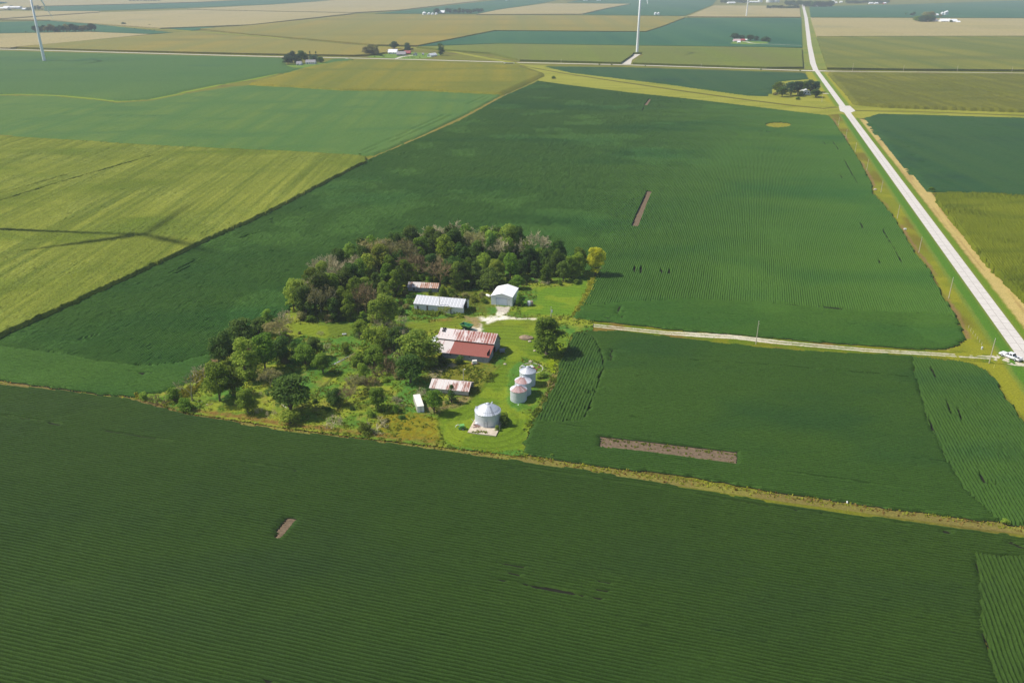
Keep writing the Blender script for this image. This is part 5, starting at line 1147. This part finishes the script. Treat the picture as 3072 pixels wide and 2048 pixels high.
T = [ # px, foot, top, width, form, mat, label
 (1370,758,662,76,'bare','dead',"tall bare grey tree standing out at the top of the wood, left of centre",'tree'),
 (1305,766,676,60,'bare','dead',"pale bare tree on the wood's back edge above the green crowns at its middle",'tree'),
 (1482,770,676,46,'bare','dead',"small bare grey tree at the wood's back edge beside the brightest tall crown",'tree'),
 (1604,800,692,72,'bare','dead',"large bare grey tree near the right end of the wood",'tree'),
 (1501,808,712,56,'bare','dead',"bare forked tree with visible trunk in the middle of the wood",'tree'),
 (1522,792,672,70,'tall','light',"tallest bright yellow-green tree of the wood, right of centre",'tree'),
 (1322,862,782,72,'bare','brown',"bare brown tree right behind the low rusty shed",'tree'),
 (1372,868,785,46,'tall','light',"slim bright green tree at the right end of the low rusty shed",'tree'),
 (1785,830,743,54,'round','yellow',"yellow-leaved round tree at the far right corner of the wood",'tree'),
 (1730,836,806,26,'bush','light',"little bush just left of the yellow tree's foot",'shrub'),
 (1679,857,833,20,'cone','light',"small pointed light green tree alone on the upper lawn",'tree'),
 (1470,868,806,92,'spread','dark',"wide dark green bush-like tree behind the white garage's left side",'tree'),
 (1552,868,828,40,'round','green',"round green tree behind the white garage's right side",'tree'),
 (1557,917,874,26,'bush','green',"narrow green shrub against the right wall of the white garage",'shrub'),
 (1327,890,860,30,'bush','green',"green shrub in front of the low rusty shed's right end",'shrub'),
 (1353,892,862,34,'bush','green',"green shrub between the low rusty shed and the long white shed",'shrub'),
 (1291,886,869,14,'bush','dark',"tiny shrub in front of the low rusty shed's wall",'shrub'),
 (1395,895,878,30,'bush','grey',"greyish shrub above the right end of the long white shed",'shrub'),
 (1420,905,886,30,'bush','light',"light green shrub right of the long white shed's open end",'shrub'),
 (1338,946,920,28,'half','green',"thin sapling in front of the long white shed's wall",'sapling'),
 (1161,992,883,82,'round','light',"large bright green tree at the lower right edge of the wood",'tree'),
 (1150,998,950,40,'bare','dead',"bare grey branches at the foot of the large bright tree",'tree'),
 (1102,922,866,42,'bare','dead',"fan-shaped bare tree at the lower edge of the wood",'tree'),
 (1010,772,752,30,'bare','dead',"",'tree'),
 # lower left belt
 (727,1040,958,74,'round','dark',"dark spiky tree at the upper edge of the left tree belt",'tree'),
 (778,1006,955,52,'round','dark',"dark tree at the field edge in the upper left belt, beside a thin yellow-green one",'tree'),
 (806,975,928,36,'tall','light',"thin yellow-green tree poking up at the field edge of the left belt",'tree'),
 (842,1022,963,62,'half','grey',"greyish thin-leaved tree at the upper right of the left belt",'tree'),
 (858,965,925,40,'brush','dead',"grey brush at the left tip of the wood by the bean rows",'shrub'),
 (676,1090,994,76,'round','dark',"dark tree at the left side of the left belt, above the bare soil",'tree'),
 (744,1138,1012,88,'tall','light',"tallest light green tree in the middle of the left belt",'tree'),
 (797,1112,1003,84,'round','green',"broad green tree right of the tallest one in the left belt",'tree'),
 (846,1086,1008,70,'round','dark',"dark rounded tree on the right side of the left belt",'tree'),
 (700,1188,1100,66,'round','green',"green tree at the lower middle of the left belt",'tree'),
 (660,1206,1092,84,'round','green',"big green tree at the lower left end of the belt",'tree'),
 (812,1164,1108,46,'half','grey',"pale half-bare shrub in front of the left belt",'shrub'),
 (918,1096,1035,62,'round','green',"round green tree in the middle of the upper paddock",'tree'),
 (942,1075,1015,54,'round','dark',"dark tree just behind the round one in the upper paddock",'tree'),
 (969,1121,1063,50,'round','green',"small dense round tree beside the broken fence boards",'tree'),
 (744,1240,1171,62,'round','green',"round green tree standing alone at the bottom left of the paddock",'tree'),
 (877,1238,1131,116,'round','dark',"big round dark green tree above the white fallen log",'tree'),
 (870,1272,1231,60,'bush','light',"bright green bush at the foot of the big round tree, on the bottom edge",'shrub'),
 (433,1199,1175,28,'bush','light',"small bright bush at the far left tip of the farmstead",'shrub'),
 (525,1206,1162,40,'bush','green',"upper of two bushes left of the leaning dead tree",'shrub'),
 (558,1231,1192,48,'bush','green',"lower bush on the field edge beside the leaning dead tree",'shrub'),
 (480,1212,1182,44,'brush','brown',"flattened grey brush pile between the far left bushes",'shrub'),
 (578,1206,1118,40,'snag','dead',"tall leaning dead tree with forked trunk at the left tip",'tree'),
 (616,1143,1092,30,'snag','dead',"left one of two thin dead trunks by the bare soil patch",'tree'),
 (636,1143,1100,26,'snag','dead',"right one of two thin dead trunks by the bare soil patch",'tree'),
 (1080,1010,962,58,'round','green',"green tree at the top of the clump in mid paddock",'tree'),
 (1137,1042,975,88,'spread','green',"wide green tree in the clump left of the barn's big tree",'tree'),
 (1184,1056,985,58,'round','dark',"dark tree between the wide one and the barn's big tree",'tree'),
 (1195,1002,968,50,'brush','dead',"bare grey brush below the large bright tree of the wood",'shrub'),
 (1038,1063,1025,32,'bush','green',"small round shrub left of the mid-paddock clump",'shrub'),
 (1123,1098,1040,68,'round','green',"round green tree at the lower end of the mid-paddock clump",'tree'),
 (1076,1097,1055,46,'bush','green',"low green bush left of the mid-paddock clump's foot",'shrub'),
 (1257,1094,992,124,'round','light',"large light green tree touching the left end of the barn",'tree'),
 (1230,1150,1068,84,'round','dark',"dark green tree in front of the barn's big light tree",'tree'),
 (1187,1122,1044,66,'brush','brown',"fan of bare reddish-brown branches left of the barn's trees",'shrub'),
 (1140,1120,1090,52,'brush','brown',"low bare brown brush under the mid-paddock clump",'shrub'),
 (1090,1152,1091,38,'round','light',"slim light green tree right of the paddock's middle",'tree'),
 (1066,1182,1124,44,'half','grey',"grey-brown half-dead tree beside the slim light one",'tree'),
 (1112,1182,1133,46,'bare','brown',"brown bare tree right of the grey-brown half-dead one",'tree'),
 (1134,1232,1165,60,'round','green',"round green tree left of the white container",'tree'),
 (1187,1240,1213,26,'bush','green',"small dark shrub between round tree and white container",'shrub'),
 (1190,1222,1190,24,'bare','dead',"little bare shrub above the small dark one by the container",'shrub'),
 (1007,1216,1164,50,'round','dark',"dark shrubby tree at the middle of the lower paddock",'tree'),
 (1042,1217,1162,42,'bare','brown',"bare brown tree beside the dark shrubby one in the lower paddock",'tree'),
 (1000,1276,1246,52,'brush','dead',"pale bare spreading shrub on the bottom grass, left one of two",'shrub'),
 (1128,1288,1257,56,'brush','dead',"pale bare spreading shrub on the bottom grass, right one of two",'shrub'),
 (1097,1299,1268,50,'bush','green',"green bush in front of the right pale bare shrub",'shrub'),
 (1304,1240,1172,54,'round','green',"bushy green tree hugging the right side of the white container",'tree'),
 (1262,1185,1160,30,'brush','dead',"grey brush at the left end of the small rusty shed",'shrub'),
 (1356,1209,1153,38,'cone','dark',"dark pointed cedar in front of the small rusty shed",'tree'),
 (1380,1092,1066,26,'bush','dark',"dark green shrub against the front wall of the barn",'shrub'),
 (1330,1092,1072,44,'bush','dark',"dark low bush at the hidden left foot of the barn",'shrub'),
 (1639,1064,949,92,'tall','green',"lone large round-topped tree beside the farm lane",'tree'),
 (1513,1276,1236,32,'bush','dark',"dark bush against the right side of the largest grain bin",'shrub'),
 (1492,1292,1276,16,'bush','green',"tiny shrub at the right corner of the concrete slab",'shrub'),
 (1624,1134,1112,34,'bush','light',"green bush beside the ruined bin foundation",'shrub'),
 (1204,430,424,10,'bush','dark',"tiny dark bush on the grassy line between two bean fields",'shrub'),
 (1661,237,228,13,'bush','dark',"small dark bush where the ditch meets the field path",'shrub'),
 (2793,574,562,20,'bush','green',"small bush at the corner between bean field and right corn field",'shrub'),
 (3015,1570,1556,24,'bush','light',"small light green bush on the field boundary at lower right",'shrub'),
 (1655,1372,1360,14,'bush','light',"tiny light green bush on the field boundary below the bins",'shrub'),
 (2394,300,290,14,'bush','green',"small round bush on the grass in front of the farmhouse trees",'shrub'),
 (1080,466,460,8,'bush','dark',"tiny bush at the far corner of the left corn field",'shrub'),
 (1112,486,478,8,'bush','dark',"second tiny bush at the far corner of the left corn field",'shrub'),
]
for q in T:
    if not q[6]: continue
    tree(q[0], q[1], q[2], q[3], q[4], q[5], q[6], q[7], W1 if "of the wood" in q[6] else None)
# stumps
x_, y_ = G(650,1144); tag(MB().tube((0,0,0),(0,0,1.6),.12,.09,7).build("tree_stump", M_dead), "pale broken stump sticking up at the left belt's edge", "stump").location = (x_, y_, 0)

# low shrubs filling the belts
def shrubs(poly, n, smin, smax, where, grp, forms=('bush','bush','bush','brush','bush')):
    P = pxy(poly); xs = [p[0] for p in P]; ys = [p[1] for p in P]; out = []; tries = 0
    while len(out) < n and tries < 4000:
        tries += 1; x = random.uniform(min(xs), max(xs)); y = random.uniform(min(ys), max(ys))
        if not bool(_pip0(np.array([x]), np.array([y]), P)[0]): continue
        if any(math.hypot(x-a, y-b) < (smin+smax)*.42 for a, b in out): continue
        out.append((x, y))
    out.sort(key=lambda p: p[0]/(p[1]+50))
    for i, (x, y) in enumerate(out):
        f = random.choice(forms); w = random.uniform(smin, smax); m = random.choice(['green','dark','green','light','grey']) if f == 'bush' else random.choice(['dead','brown'])
        word = {'green':"green",'dark':"dark green",'light':"light green",'grey':"greyish",'dead':"bare grey",'brown':"bare brown"}[m]
        tree(0,0,0,0,f,m,"low %s shrub, %s from left %s" % (word, ORDS[i], where),'shrub',grp,xy=(x,y),H=w*random.uniform(.55,.8),W=w)
shrubs([(640,1120),(660,1060),(720,1000),(800,960),(880,1000),(890,1060),(850,1120),(770,1160),(700,1200),(640,1215)], 26, 2.6, 4.6, "under the left tree belt", "low shrubs of the left belt")
shrubs([(1050,1000),(1120,960),(1220,990),(1260,1060),(1250,1130),(1180,1160),(1110,1180),(1060,1160),(1060,1080)], 26, 2.2, 4.2, "in the mid-paddock clump", "low shrubs of the mid-paddock clump")
shrubs([(700,1230),(760,1180),(860,1190),(980,1180),(1130,1200),(1230,1180),(1240,1250),(1120,1290),(960,1280),(800,1250)], 20, 1.2, 2.6, "on the lower paddock grass", "small shrubs of the lower paddock")
shrubs([(880,1000),(1060,990),(1050,1060),(960,1110),(890,1120),(900,1040)], 6, 1.2, 2.6, "on the upper paddock grass", "small shrubs of the upper paddock")
shrubs([(1100,930),(1180,890),(1240,880),(1250,900),(1230,960),(1180,985),(1110,965)], 14, 2.0, 3.6, "between the wood and the long shed", "low shrubs left of the long shed")
shrubs([(1330,900),(1440,880),(1470,900),(1440,935),(1415,915)], 9, 1.6, 2.8, "between the long shed and garage", "low shrubs between shed and garage")
shrubs([(1330,870),(1420,860),(1560,845),(1720,846),(1745,852),(1600,862),(1440,876)], 16, 1.6, 3.2, "along the wood's right front edge", "low shrubs along the wood's front edge")
shrubs([(880,952),(900,966),(970,968),(1060,966),(1100,950),(1090,935),(1000,945),(900,942)], 14, 2.6, 4.4, "along the wood's left front edge", "low shrubs along the wood's left front edge", ('bush','bush','bush','bush'))
shrubs([(1225,852),(1330,850),(1400,868),(1470,856),(1600,842),(1740,838),(1740,828),(1600,832),(1400,850),(1225,836)], 22, 2.6, 4.6, "under the wood's right front trees", "low shrubs under the wood's right front", ('bush','bush','bush','bush'))
# ================================================================ WIND TURBINES
def turbine(px, py, label, Hh=91., R=56., az=(110,230,350), xy=None, base=1.95):
    x, y = xy or G(px, py); r = empty("wind_turbine", (x, y, 0), 0, label, "wind turbine", "wind turbines standing in the fields")
    MW = bpy.data.materials.get("turbine_white") or mat_plain("turbine_white", (.92,.92,.93), (.88,.89,.90), .3, .4, .4)
    MB().lathe([(base,0),(base*.8,Hh*.4),(base*.53,Hh-1.6),(.02,Hh-1.5)], 32).build("tower", MW, r, smooth=True)
    MB().lathe([(2.9,0),(2.9,.35),(.1,.36)], 24).build("foundation", M_padc, r)
    MB().hexa([(-4.2,-1.7,Hh-1.6),(2.6,-1.7,Hh-1.6),(2.6,1.7,Hh-1.6),(-4.2,1.7,Hh-1.6),(-4.2,-1.5,Hh+1.7),(2.6,-1.6,Hh+1.9),(2.6,1.6,Hh+1.9),(-4.2,1.5,Hh+1.7)]).build("nacelle", MW, r)
    MB().blob((3.9,0,Hh),1.7,1.6,1.6,16,10).build("hub", MW, r, smooth=True)
    for a in az:
        a = math.radians(a); c, s = math.cos(a), math.sin(a); b = MB(); n = 14; prof = []
        for i in range(n+1):
            t = i/n; rr = 1.2+(R-1.2)*t; ch = (1.9 if t < .04 else 1.9+2.1*min(1,(t-.04)/.14)) if t < .18 else 4.0*max(0,1-(t-.18)/.82)**.85+.35; th = .85*max(0,1-t)**1.1+.12
            tw = math.radians(16*(1-t)+70*0); co, si = math.cos(tw), math.sin(tw)
            ring = []
            for (u, w) in ((-.35*ch,0),(-.1*ch,th),(.65*ch,0),(-.1*ch,-th)):
                lx = w*co - u*si*.5; lt = u*co
                ring.append((3.9+lx, c*rr - s*lt, Hh + s*rr + c*lt))
            prof.append(ring)
        b.v = [p for rg in prof for p in rg]
        for i in range(n):
            for k in range(4):
                j = (k+1) % 4; b.f.append((i*4+k, i*4+j, (i+1)*4+j, (i+1)*4+k)); b.m.append(0)
        b.build("blade", MW, r)
    return r
turbine(133.5, 184.5, "white wind turbine at far left, its blade hanging beside the tower", 93, 56, (311.5,71.5,191.5))
turbine(1911, 162, "white wind turbine in the middle of the top edge", 95, 54, (330,90,210))
turbine(2238.8, 51, "smallest white wind turbine, near the grain elevator", 95, 52, (70,190,310))
turbine(0, 0, "wind turbine just beyond the left side of the photo, casting its shadow on the corn", 90, 56, (109,0,240), base=1.6, xy=(-151.5-90/math.tan(SUN_EL)*SH[0]-3.9, 330+90/math.tan(SUN_EL)*(-SH[1])))
# ================================================================ FAR FARMS
M_roofd = mat_plain("grey_shingle", (.34,.33,.34), (.26,.25,.26), 1.0, .9)
M_redw = mat_plain("red_paint", (.42,.09,.09), (.34,.07,.07), 1.0, .7); M_pinkroof = mat_plain("pinkish_roof", (.62,.44,.44), (.52,.36,.36), .8, .8)
def house(px, py, wpx, hpx, depth, ang, label, cat, wm=None, rm=None, ridge='x', peak=.55, name="farmhouse", nwin=2, door=True):
    """simple farm building: base centre of its front wall at px,py, width wpx, wall height hpx (photo pixels)"""
    x, y = G(px, py); m = mpp(py); W = wpx*m; eh = max(1.8, hpx*m/CP); rh = eh+peak*(depth if ridge == 'x' else W)/2
    rz = math.radians(ang); r = empty(name, (x-math.cos(rz)*W/2, y-math.sin(rz)*W/2, 0), rz, label, cat)
    gable(r, W, depth, eh, rh, ridge, wm or M_white, rm or M_roofd, .4, .15)
    for i in range(nwin):
        u = W*(i+1)/(nwin+1); MB().box(u-.55, u+.55, -.06, -.004, eh*.45, eh*.45+1.3).build("window", M_glass, r)
    if door: MB().box(W*.12, W*.12+1.1, -.06, -.004, 0, 2.0).build("door", M_seam, r)
    return r
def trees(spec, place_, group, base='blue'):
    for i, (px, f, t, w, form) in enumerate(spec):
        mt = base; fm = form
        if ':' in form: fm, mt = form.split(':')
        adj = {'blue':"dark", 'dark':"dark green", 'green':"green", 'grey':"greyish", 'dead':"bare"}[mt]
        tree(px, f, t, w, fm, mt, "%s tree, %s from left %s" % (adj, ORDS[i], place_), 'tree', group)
# F1 left crossroads farm
trees([(864,194,164,30,'round'),(878,190,153,26,'round'),(893,192,160,22,'tall'),(906,190,152,26,'round:dark'),(918,188,164,20,'round'),(932,186,153,12,'cone'),(942,187,166,26,'round'),(950,186,154,12,'cone'),(962,188,170,24,'round:dark')], "at the left crossroads farm", "trees at the left crossroads farm")
house(896, 196.5, 14, 3.2, 9, 0, "small white outbuilding with grey roof at the left crossroads farm", "outbuilding", ridge='x', name="outbuilding", nwin=1)
house(931, 193.5, 28, 5, 10, 2, "white farmhouse with grey roof at the left crossroads farm", "house", nwin=4)
# F2
trees([(1098,166,140,22,'round:grey'),(1114,166,130,34,'tall:grey'),(1130,167,132,20,'tall:grey'),(1183,152,125,26,'round'),(1222,154,128,22,'round'),(1322,166,130,26,'tall:dark')], "at the farm with the white barn", "trees at the farm with the long white barn")
tree(1142,168,160,12,'bush','dark',"dark bush at the right foot of the greyish trees","shrub")
for i, px in enumerate((1124,1149,1153,1225,1236,1242,1259)): tree(px,172+(i>2)*2,168+(i>2)*2,4,'cone','dark',"tiny evergreen, %s from the left on the farm lawn by the road" % ORDS[i],'shrub',"tiny evergreens on the lawn")
house(1177, 163, 26, 4.5, 14, -4, "long white barn with white roof at the middle farm", "barn", M_white, M_white, name="barn")
house(1163, 160, 6, 6, 9, -4, "dark open end building against the white barn", "barn", M_white, M_whiteroof, 'y', .7, "barn_wing", 0, False)
house(1203, 168, 26, 4, 12, 0, "grey weathered barn in front of the white one", "barn", M_wood, M_roofd, name="grey_barn", nwin=1)
house(1222, 164, 18, 4, 10, 0, "red barn with red roof at the middle farm", "barn", M_redw, mat_plain("red_roof",(.40,.12,.12)), name="red_barn")
house(1243, 167.5, 8, 3, 7, -15, "tiny white cottage right of the red barn", "house", ridge='y', nwin=1, name="cottage", peak=.9)
house(1287, 171, 14, 4, 16, -28, "round-roofed white machine shed with two doors at the middle farm", "shed", M_white, M_whiteroof, 'y', .7, "machine_shed", 2, False)
house(1269, 166, 5, 2, 4, 0, "tiny white shack beside the round-roofed shed", "shack", name="shack", nwin=0)
flat("farm_lawn", Gs([(1100,171),(1140,162),(1160,158),(1240,158),(1330,163),(1290,174),(1240,178),(1190,176),(1120,173)], 0), .035, mat_field("lawn", srgb(116,150,62,.95), srgb(128,160,60,.95), .05, 1, .2))
flat("farm_lawn", Gs([(850,200),(905,204),(1010,184),(975,186),(930,192),(870,192)], 0), .035, bpy.data.materials["lawn"])
# F3
trees([(2333,282,247,34,'round:green'),(2346,291,262,32,'round:dark'),(2372,288,246,40,'round'),(2392,286,244,34,'round'),(2412,280,244,26,'round:dark'),(2430,278,240,44,'round'),(2446,276,244,26,'round'),(2450,290,262,14,'tall')], "in grove behind the white bridge-side house", "grove behind the white house near the bridge")
tree(2403,290,272,18,'bush','dark',"dark bush at the left wall of the white house near the bridge","shrub"); tree(2446,293,270,32,'round','dark',"round dark tree at the right wall of the white house near the bridge","tree"); tree(2326,286,276,16,'bush','grey',"reddish grey bush at the left end of the bridge-side grove","shrub")
house(2420, 284.5, 24, 7.5, 11, -6, "white farmhouse with pale grey gable roof near the bridge", "house", M_white, mat_plain("pale_roof",(.50,.52,.50)), 'y', .55, nwin=2)
# F4
trees([(2204,122,100,28,'round'),(2224,122,105,22,'round'),(2250,124,105,22,'round:dark'),(2268,122,108,18,'tall'),(2294,125,109,30,'spread')], "round the pink-roofed house in the teal field", "trees round the pink-roofed house")
tree(2306,128,118,8,'round','dark',"small tree at the right end of the pink-roofed farm","tree")
house(2212, 127, 20, 3.2, 10, 0, "pale house with pinkish roof in the teal field", "house", mat_plain("cream",(.66,.56,.54)), M_pinkroof, nwin=2)
house(2230, 125, 12, 2.2, 8, 0, "dark red shed behind the pink-roofed house", "shed", M_redw, M_redw, name="red_shed", nwin=0)
house(2240, 124, 7, 2, 6, 0, "tiny white building under the trees of the pink-roofed farm", "outbuilding", M_white, M_whiteroof, name="outbuilding", nwin=0)
house(2217, 130.5, 8, 2.4, 6, 0, "small pale blue shed in front of the pink-roofed house", "shed", mat_plain("pale_blue",(.45,.58,.66)), M_whiteroof, name="blue_shed", nwin=1)
strip("driveway", [(2226,126.5),(2240,128),(2252,131),(2268,133),(2404,139)], [4,5,5,3,2.5], .04+.88, M_gravel)
flat("farm_lawn", Gs([(2190,131),(2205,123),(2300,126),(2306,131),(2250,134)], .9), .90, bpy.data.materials["lawn"])
# F5 white farm upper right
trees([(2748,66,50,22,'round:grey'),(2757,68,48,26,'round:green'),(2766,69,46,26,'round'),(2778,69,44,26,'round:dark'),(2790,68,44,28,'round'),(2800,66,50,20,'round'),(2776,58,36,26,'round:grey'),(2790,58,34,26,'round:grey'),(2741,47,36,10,'round'),(2735,48,40,14,'bush')], "in the grove beside the white farm at upper right", "grove beside the white farm at upper right")
tree(2717,45,40,6,'bush','dark',"tiny bush left of the grove at the upper right white farm","shrub"); tree(2820,52,42,10,'tall','grey',"grey silo-side tree between the upper right bins","tree"); tree(2852,70,60,9,'round','dark',"dark tree between the two long white sheds","tree")
house(2810, 68, 12, 4, 12, -10, "white house with pinkish gable in the upper right farm", "house", M_white, M_pinkroof, 'y', .8)
house(2838, 69, 30, 4.5, 18, 0, "left long white shed of the upper right farm", "shed", M_white, M_whiteroof, name="long_shed")
house(2864, 70, 18, 4.5, 18, 0, "right long white shed of the upper right farm", "shed", M_white, M_whiteroof, name="long_shed")
house(2876, 70.5, 10, 3, 10, 0, "low white lean-to at the right end of the upper right farm", "shed", M_white, M_whiteroof, name="lean_to", nwin=0)
house(2790, 67.5, 8, 2.5, 8, 0, "pale blue house deep in the upper right grove", "house", mat_plain("pale_blue2",(.5,.62,.72)), M_whiteroof, nwin=0)
house(2810, 49, 12, 3, 12, 0, "white barn behind the grove at upper right", "barn", M_white, M_whiteroof, name="white_barn", nwin=1)
def farbin(px, py, wpx, hpx, label, group):
    x, y = G(px, py); R = wpx*mpp(py)/2; H = hpx*mpp(py)/CP; r = empty("grain_bin", (x, y, 0), 0, label, "grain bin", group)
    MB().lathe([(R,0),(R,H)], 20).build("wall", M_white, r, smooth=True); MB().lathe([(R*1.04,H-.1),(R*.1,H+R*.55)], 20).build("roof", M_whiteroof, r, smooth=True)
for i, px in enumerate((2826,2835,2839)): farbin(px, 47-i*.8, 9, 7+i, "pale grain bin behind the upper right farm, %s from the left" % ORDS[i], "bins behind the upper right farm")
# F6 bins farm
for i, (px, w, h) in enumerate(((1273,12,6),(1287,9,5),(1298,8,4.5),(1309,8,4.5))): farbin(px, 46, w, h, "white grain bin, %s from the left in the far row of four" % ORDS[i], "far row of four white bins")
for i, px in enumerate((1966,1975)): farbin(px, 46, 8, 5.5, ("left" if i == 0 else "right")+" white bin of the lone pair in the far teal field", "lone pair of far bins")
trees([(1310,42,25,20,'round'),(1342,41,25,14,'round'),(1351,41,26,12,'tall'),(1359,42,24,7,'cone'),(1366,42,28,14,'round'),(1378,42,24,14,'round:dark'),(1390,42,27,12,'round'),(1402,42,28,14,'round'),(1410,42,28,14,'round:dark'),(1422,40,27,16,'round'),(1434,38,25,18,'round'),(1444,37,26,14,'round')], "in the shelter belt behind the four far bins", "shelter belt behind the four far bins")
house(1326, 42, 14, 3, 22, -3, "white-roofed shed right of the four far bins", "shed", M_brownw, M_whiteroof, name="shed", nwin=0)
house(1364, 37, 5, 3, 8, 0, "tiny white house in the far shelter belt", "house", M_white, M_whiteroof, nwin=0)
# F7 long tree row behind left turbine
rowt = []
for i in range(20):
    px = 106+i*9.4; f = 98-(i>10)*.28*(i-10); rowt.append((px, f+random.uniform(-.6,.6), f-random.uniform(14,22)-(4 if i > 3 else 0), random.uniform(13,18), random.choice(['round','round:dark','tall','round','round:grey'])))
trees(rowt, "in the long tree row behind the left turbine", "long tree row behind the left turbine")
tree(78,98,94,8,'bush','dark',"tiny bush left of the long tree row","shrub"); tree(371,76,67,13,'round','blue',"left one of two lone round trees in the far tan field","tree"); tree(449,78,73,8,'round','blue',"right one of two lone round trees in the far tan field","tree")
for i, (px, py) in enumerate(((302,79),(318,81),(382,86),(405,87.5),(437,91),(449,91.5),(463,93))): tree(px, py, py-3, 4, 'bush', 'dark', "dark bush on the creek bank, %s from the left" % ORDS[i], 'shrub', "bushes along the creek bank")
# F8 top left sheds
for i, (px, py, w, h) in enumerate(((8,29,26,3),(44,28,30,4.5),(70,31,10,2.5),(18,25,18,2.5))): house(px, py, w, h, 22, 0, "white shed at the top left corner farm, %s" % ("left one","largest one","right one","rear one")[i], "shed", M_white, M_whiteroof, name="far_shed", nwin=0, peak=.3)
trees([(30,33,27,9,'round'),(82,31,25,8,'round'),(90,31,25,8,'round'),(107,31,17,8,'tall'),(116,31,16,10,'tall'),(121,31,20,8,'round'),(128,31,26,5,'round'),(34,20,16,10,'round')], "near the white sheds in the top left corner", "trees near the top left sheds")
# F9 town and elevator on the horizon
sp = []
for i in range(12): sp.append((2303+i*8.2, 27.5+random.uniform(-.5,.5), 18+random.uniform(-2,1), 12, random.choice(['round','round:dark'])))
trees(sp, "in the grove left of the main road's far end", "grove left of the road's far end")
sp = []
for i in range(20): sp.append((2358+i*7.2, 17+min(i,12)*.45, 3+random.uniform(-2,2), 13, random.choice(['round','round:dark','tall'])))
trees(sp, "in the belt at the main road's far end", "tree belt at the road's far end")
sp = []
for i in range(16): sp.append((2540+i*8.2, 12+random.uniform(-.6,.6), 1+random.uniform(-3,2), 12, random.choice(['round','round:dark','tall'])))
trees(sp, "in the top-edge line right of the road", "tree line on the top edge right of the road")
sp = []
for i in range(9): sp.append((2166+i*9.5, 10+random.uniform(-.5,.5), 0+random.uniform(-2,1), 12, random.choice(['round','tall'])))
trees(sp, "left of the silver elevator tanks on the top edge", "trees left of the elevator")
for i, (px, w, h) in enumerate(((2308,20,13),(2328,20,13),(2280,14,9))): farbin(px, 8, w, h, ("left large","right large","smaller")[i]+" silver storage tank of the distant grain elevator", "grain elevator tanks")
for i, (px, py, w) in enumerate(((2196,11.5,22),(2262,9,30),(2230,9,20))): house(px, py, w, 2.4, 30, 0, "white elevator shed on the top edge, %s" % ("left one","right one","middle one")[i], "shed", M_white, M_whiteroof, name="elevator_shed", nwin=0, peak=.2)
for i, (px, py, w, m) in enumerate(((2508,11,8,M_white),(2524,9,7,M_white),(2614,13,12,M_white),(2630,13,10,M_white),(2655,13,8,M_redw),(2452,21,4,M_white),(2500,7,8,M_white))): house(px, py, w, 2.2, 12, 0, "distant town building, %s from the left" % ORDS[[2,3,4,5,6,0,1][i]], "house", m, M_whiteroof, name="town_building", nwin=0, peak=.6)
sp = [(392+i*10.5, 5+random.uniform(-.4,.4), -4, 13, 'round') for i in range(9)]
trees(sp, "of the clump on the top edge at left", "clump on the top edge at left")
sp = [(1700+i*9, 2.5, -4, 12, 'round') for i in range(12)]
trees(sp, "of the top-edge strip beside the middle turbine", "tree strip beside the middle turbine top")
sp = [(1474+i*8, 2.5, -4, 11, 'round') for i in range(6)]
trees(sp, "of the small strip on the top edge left of centre", "small tree strip on the top edge")
house(1520, 3, 10, 2.5, 15, 0, "white shed by the small tree strip on the top edge", "shed", M_white, M_whiteroof, name="far_shed", nwin=0)
for i, px in enumerate((1757,1797)): house(px, 3.5, 12, 2.5, 15, 0, ("left" if i == 0 else "right")+" white shed under the tree strip beside the turbine top", "shed", M_white, M_whiteroof, name="far_shed", nwin=0)
# roadside bushes at the far gravel road
for i, (px, py) in enumerate(((1798,195.5),(1835,196),(1936,200),(2283,210.5),(2400,213))): tree(px, py, py-3.4, 6, 'bush', 'dark', "small dark bush beside the far gravel road, %s from the left" % ORDS[i], 'shrub', "bushes along the far gravel road")
# bridge at the creek
x_, y_ = G(1528,191); r = empty("road_bridge", (x_, y_, 0), -.02, "small concrete bridge where the far gravel road crosses the creek", "bridge")
MB().box(-7,7,-.3,.3,.1,1.0).build("rail", M_white, r); MB().box(-5,5,-.5,-.31,.0,.6).build("opening", M_dark, r)
A, B_ = G(2518,324), G(2532,341)
# ================================================================ HAZE
hz = MB().box(-17000, 17000, -3500, 17000, -1.0, 175.0).build("haze", None or _mat("haze_air")[0]); hz["kind"] = "stuff"
m = bpy.data.materials["haze_air"]; t = m.node_tree; t.nodes.remove(t.nodes["Principled BSDF"])
pv = t.nodes.new("ShaderNodeVolumePrincipled"); pv.inputs["Color"].default_value = (.82,.92,1.0,1); pv.inputs["Density"].default_value = 1.3e-4; pv.inputs["Anisotropy"].default_value = .0
t.links.new(pv.outputs[0], t.nodes["Material Output"].inputs["Volume"]); pass
for p in PROTO.values():
    for k in ("_h","_r","_used"): del p[k]
for o in list(S.objects):
    for k in ("_h","_r","_used"):
        if k in o: del o[k]
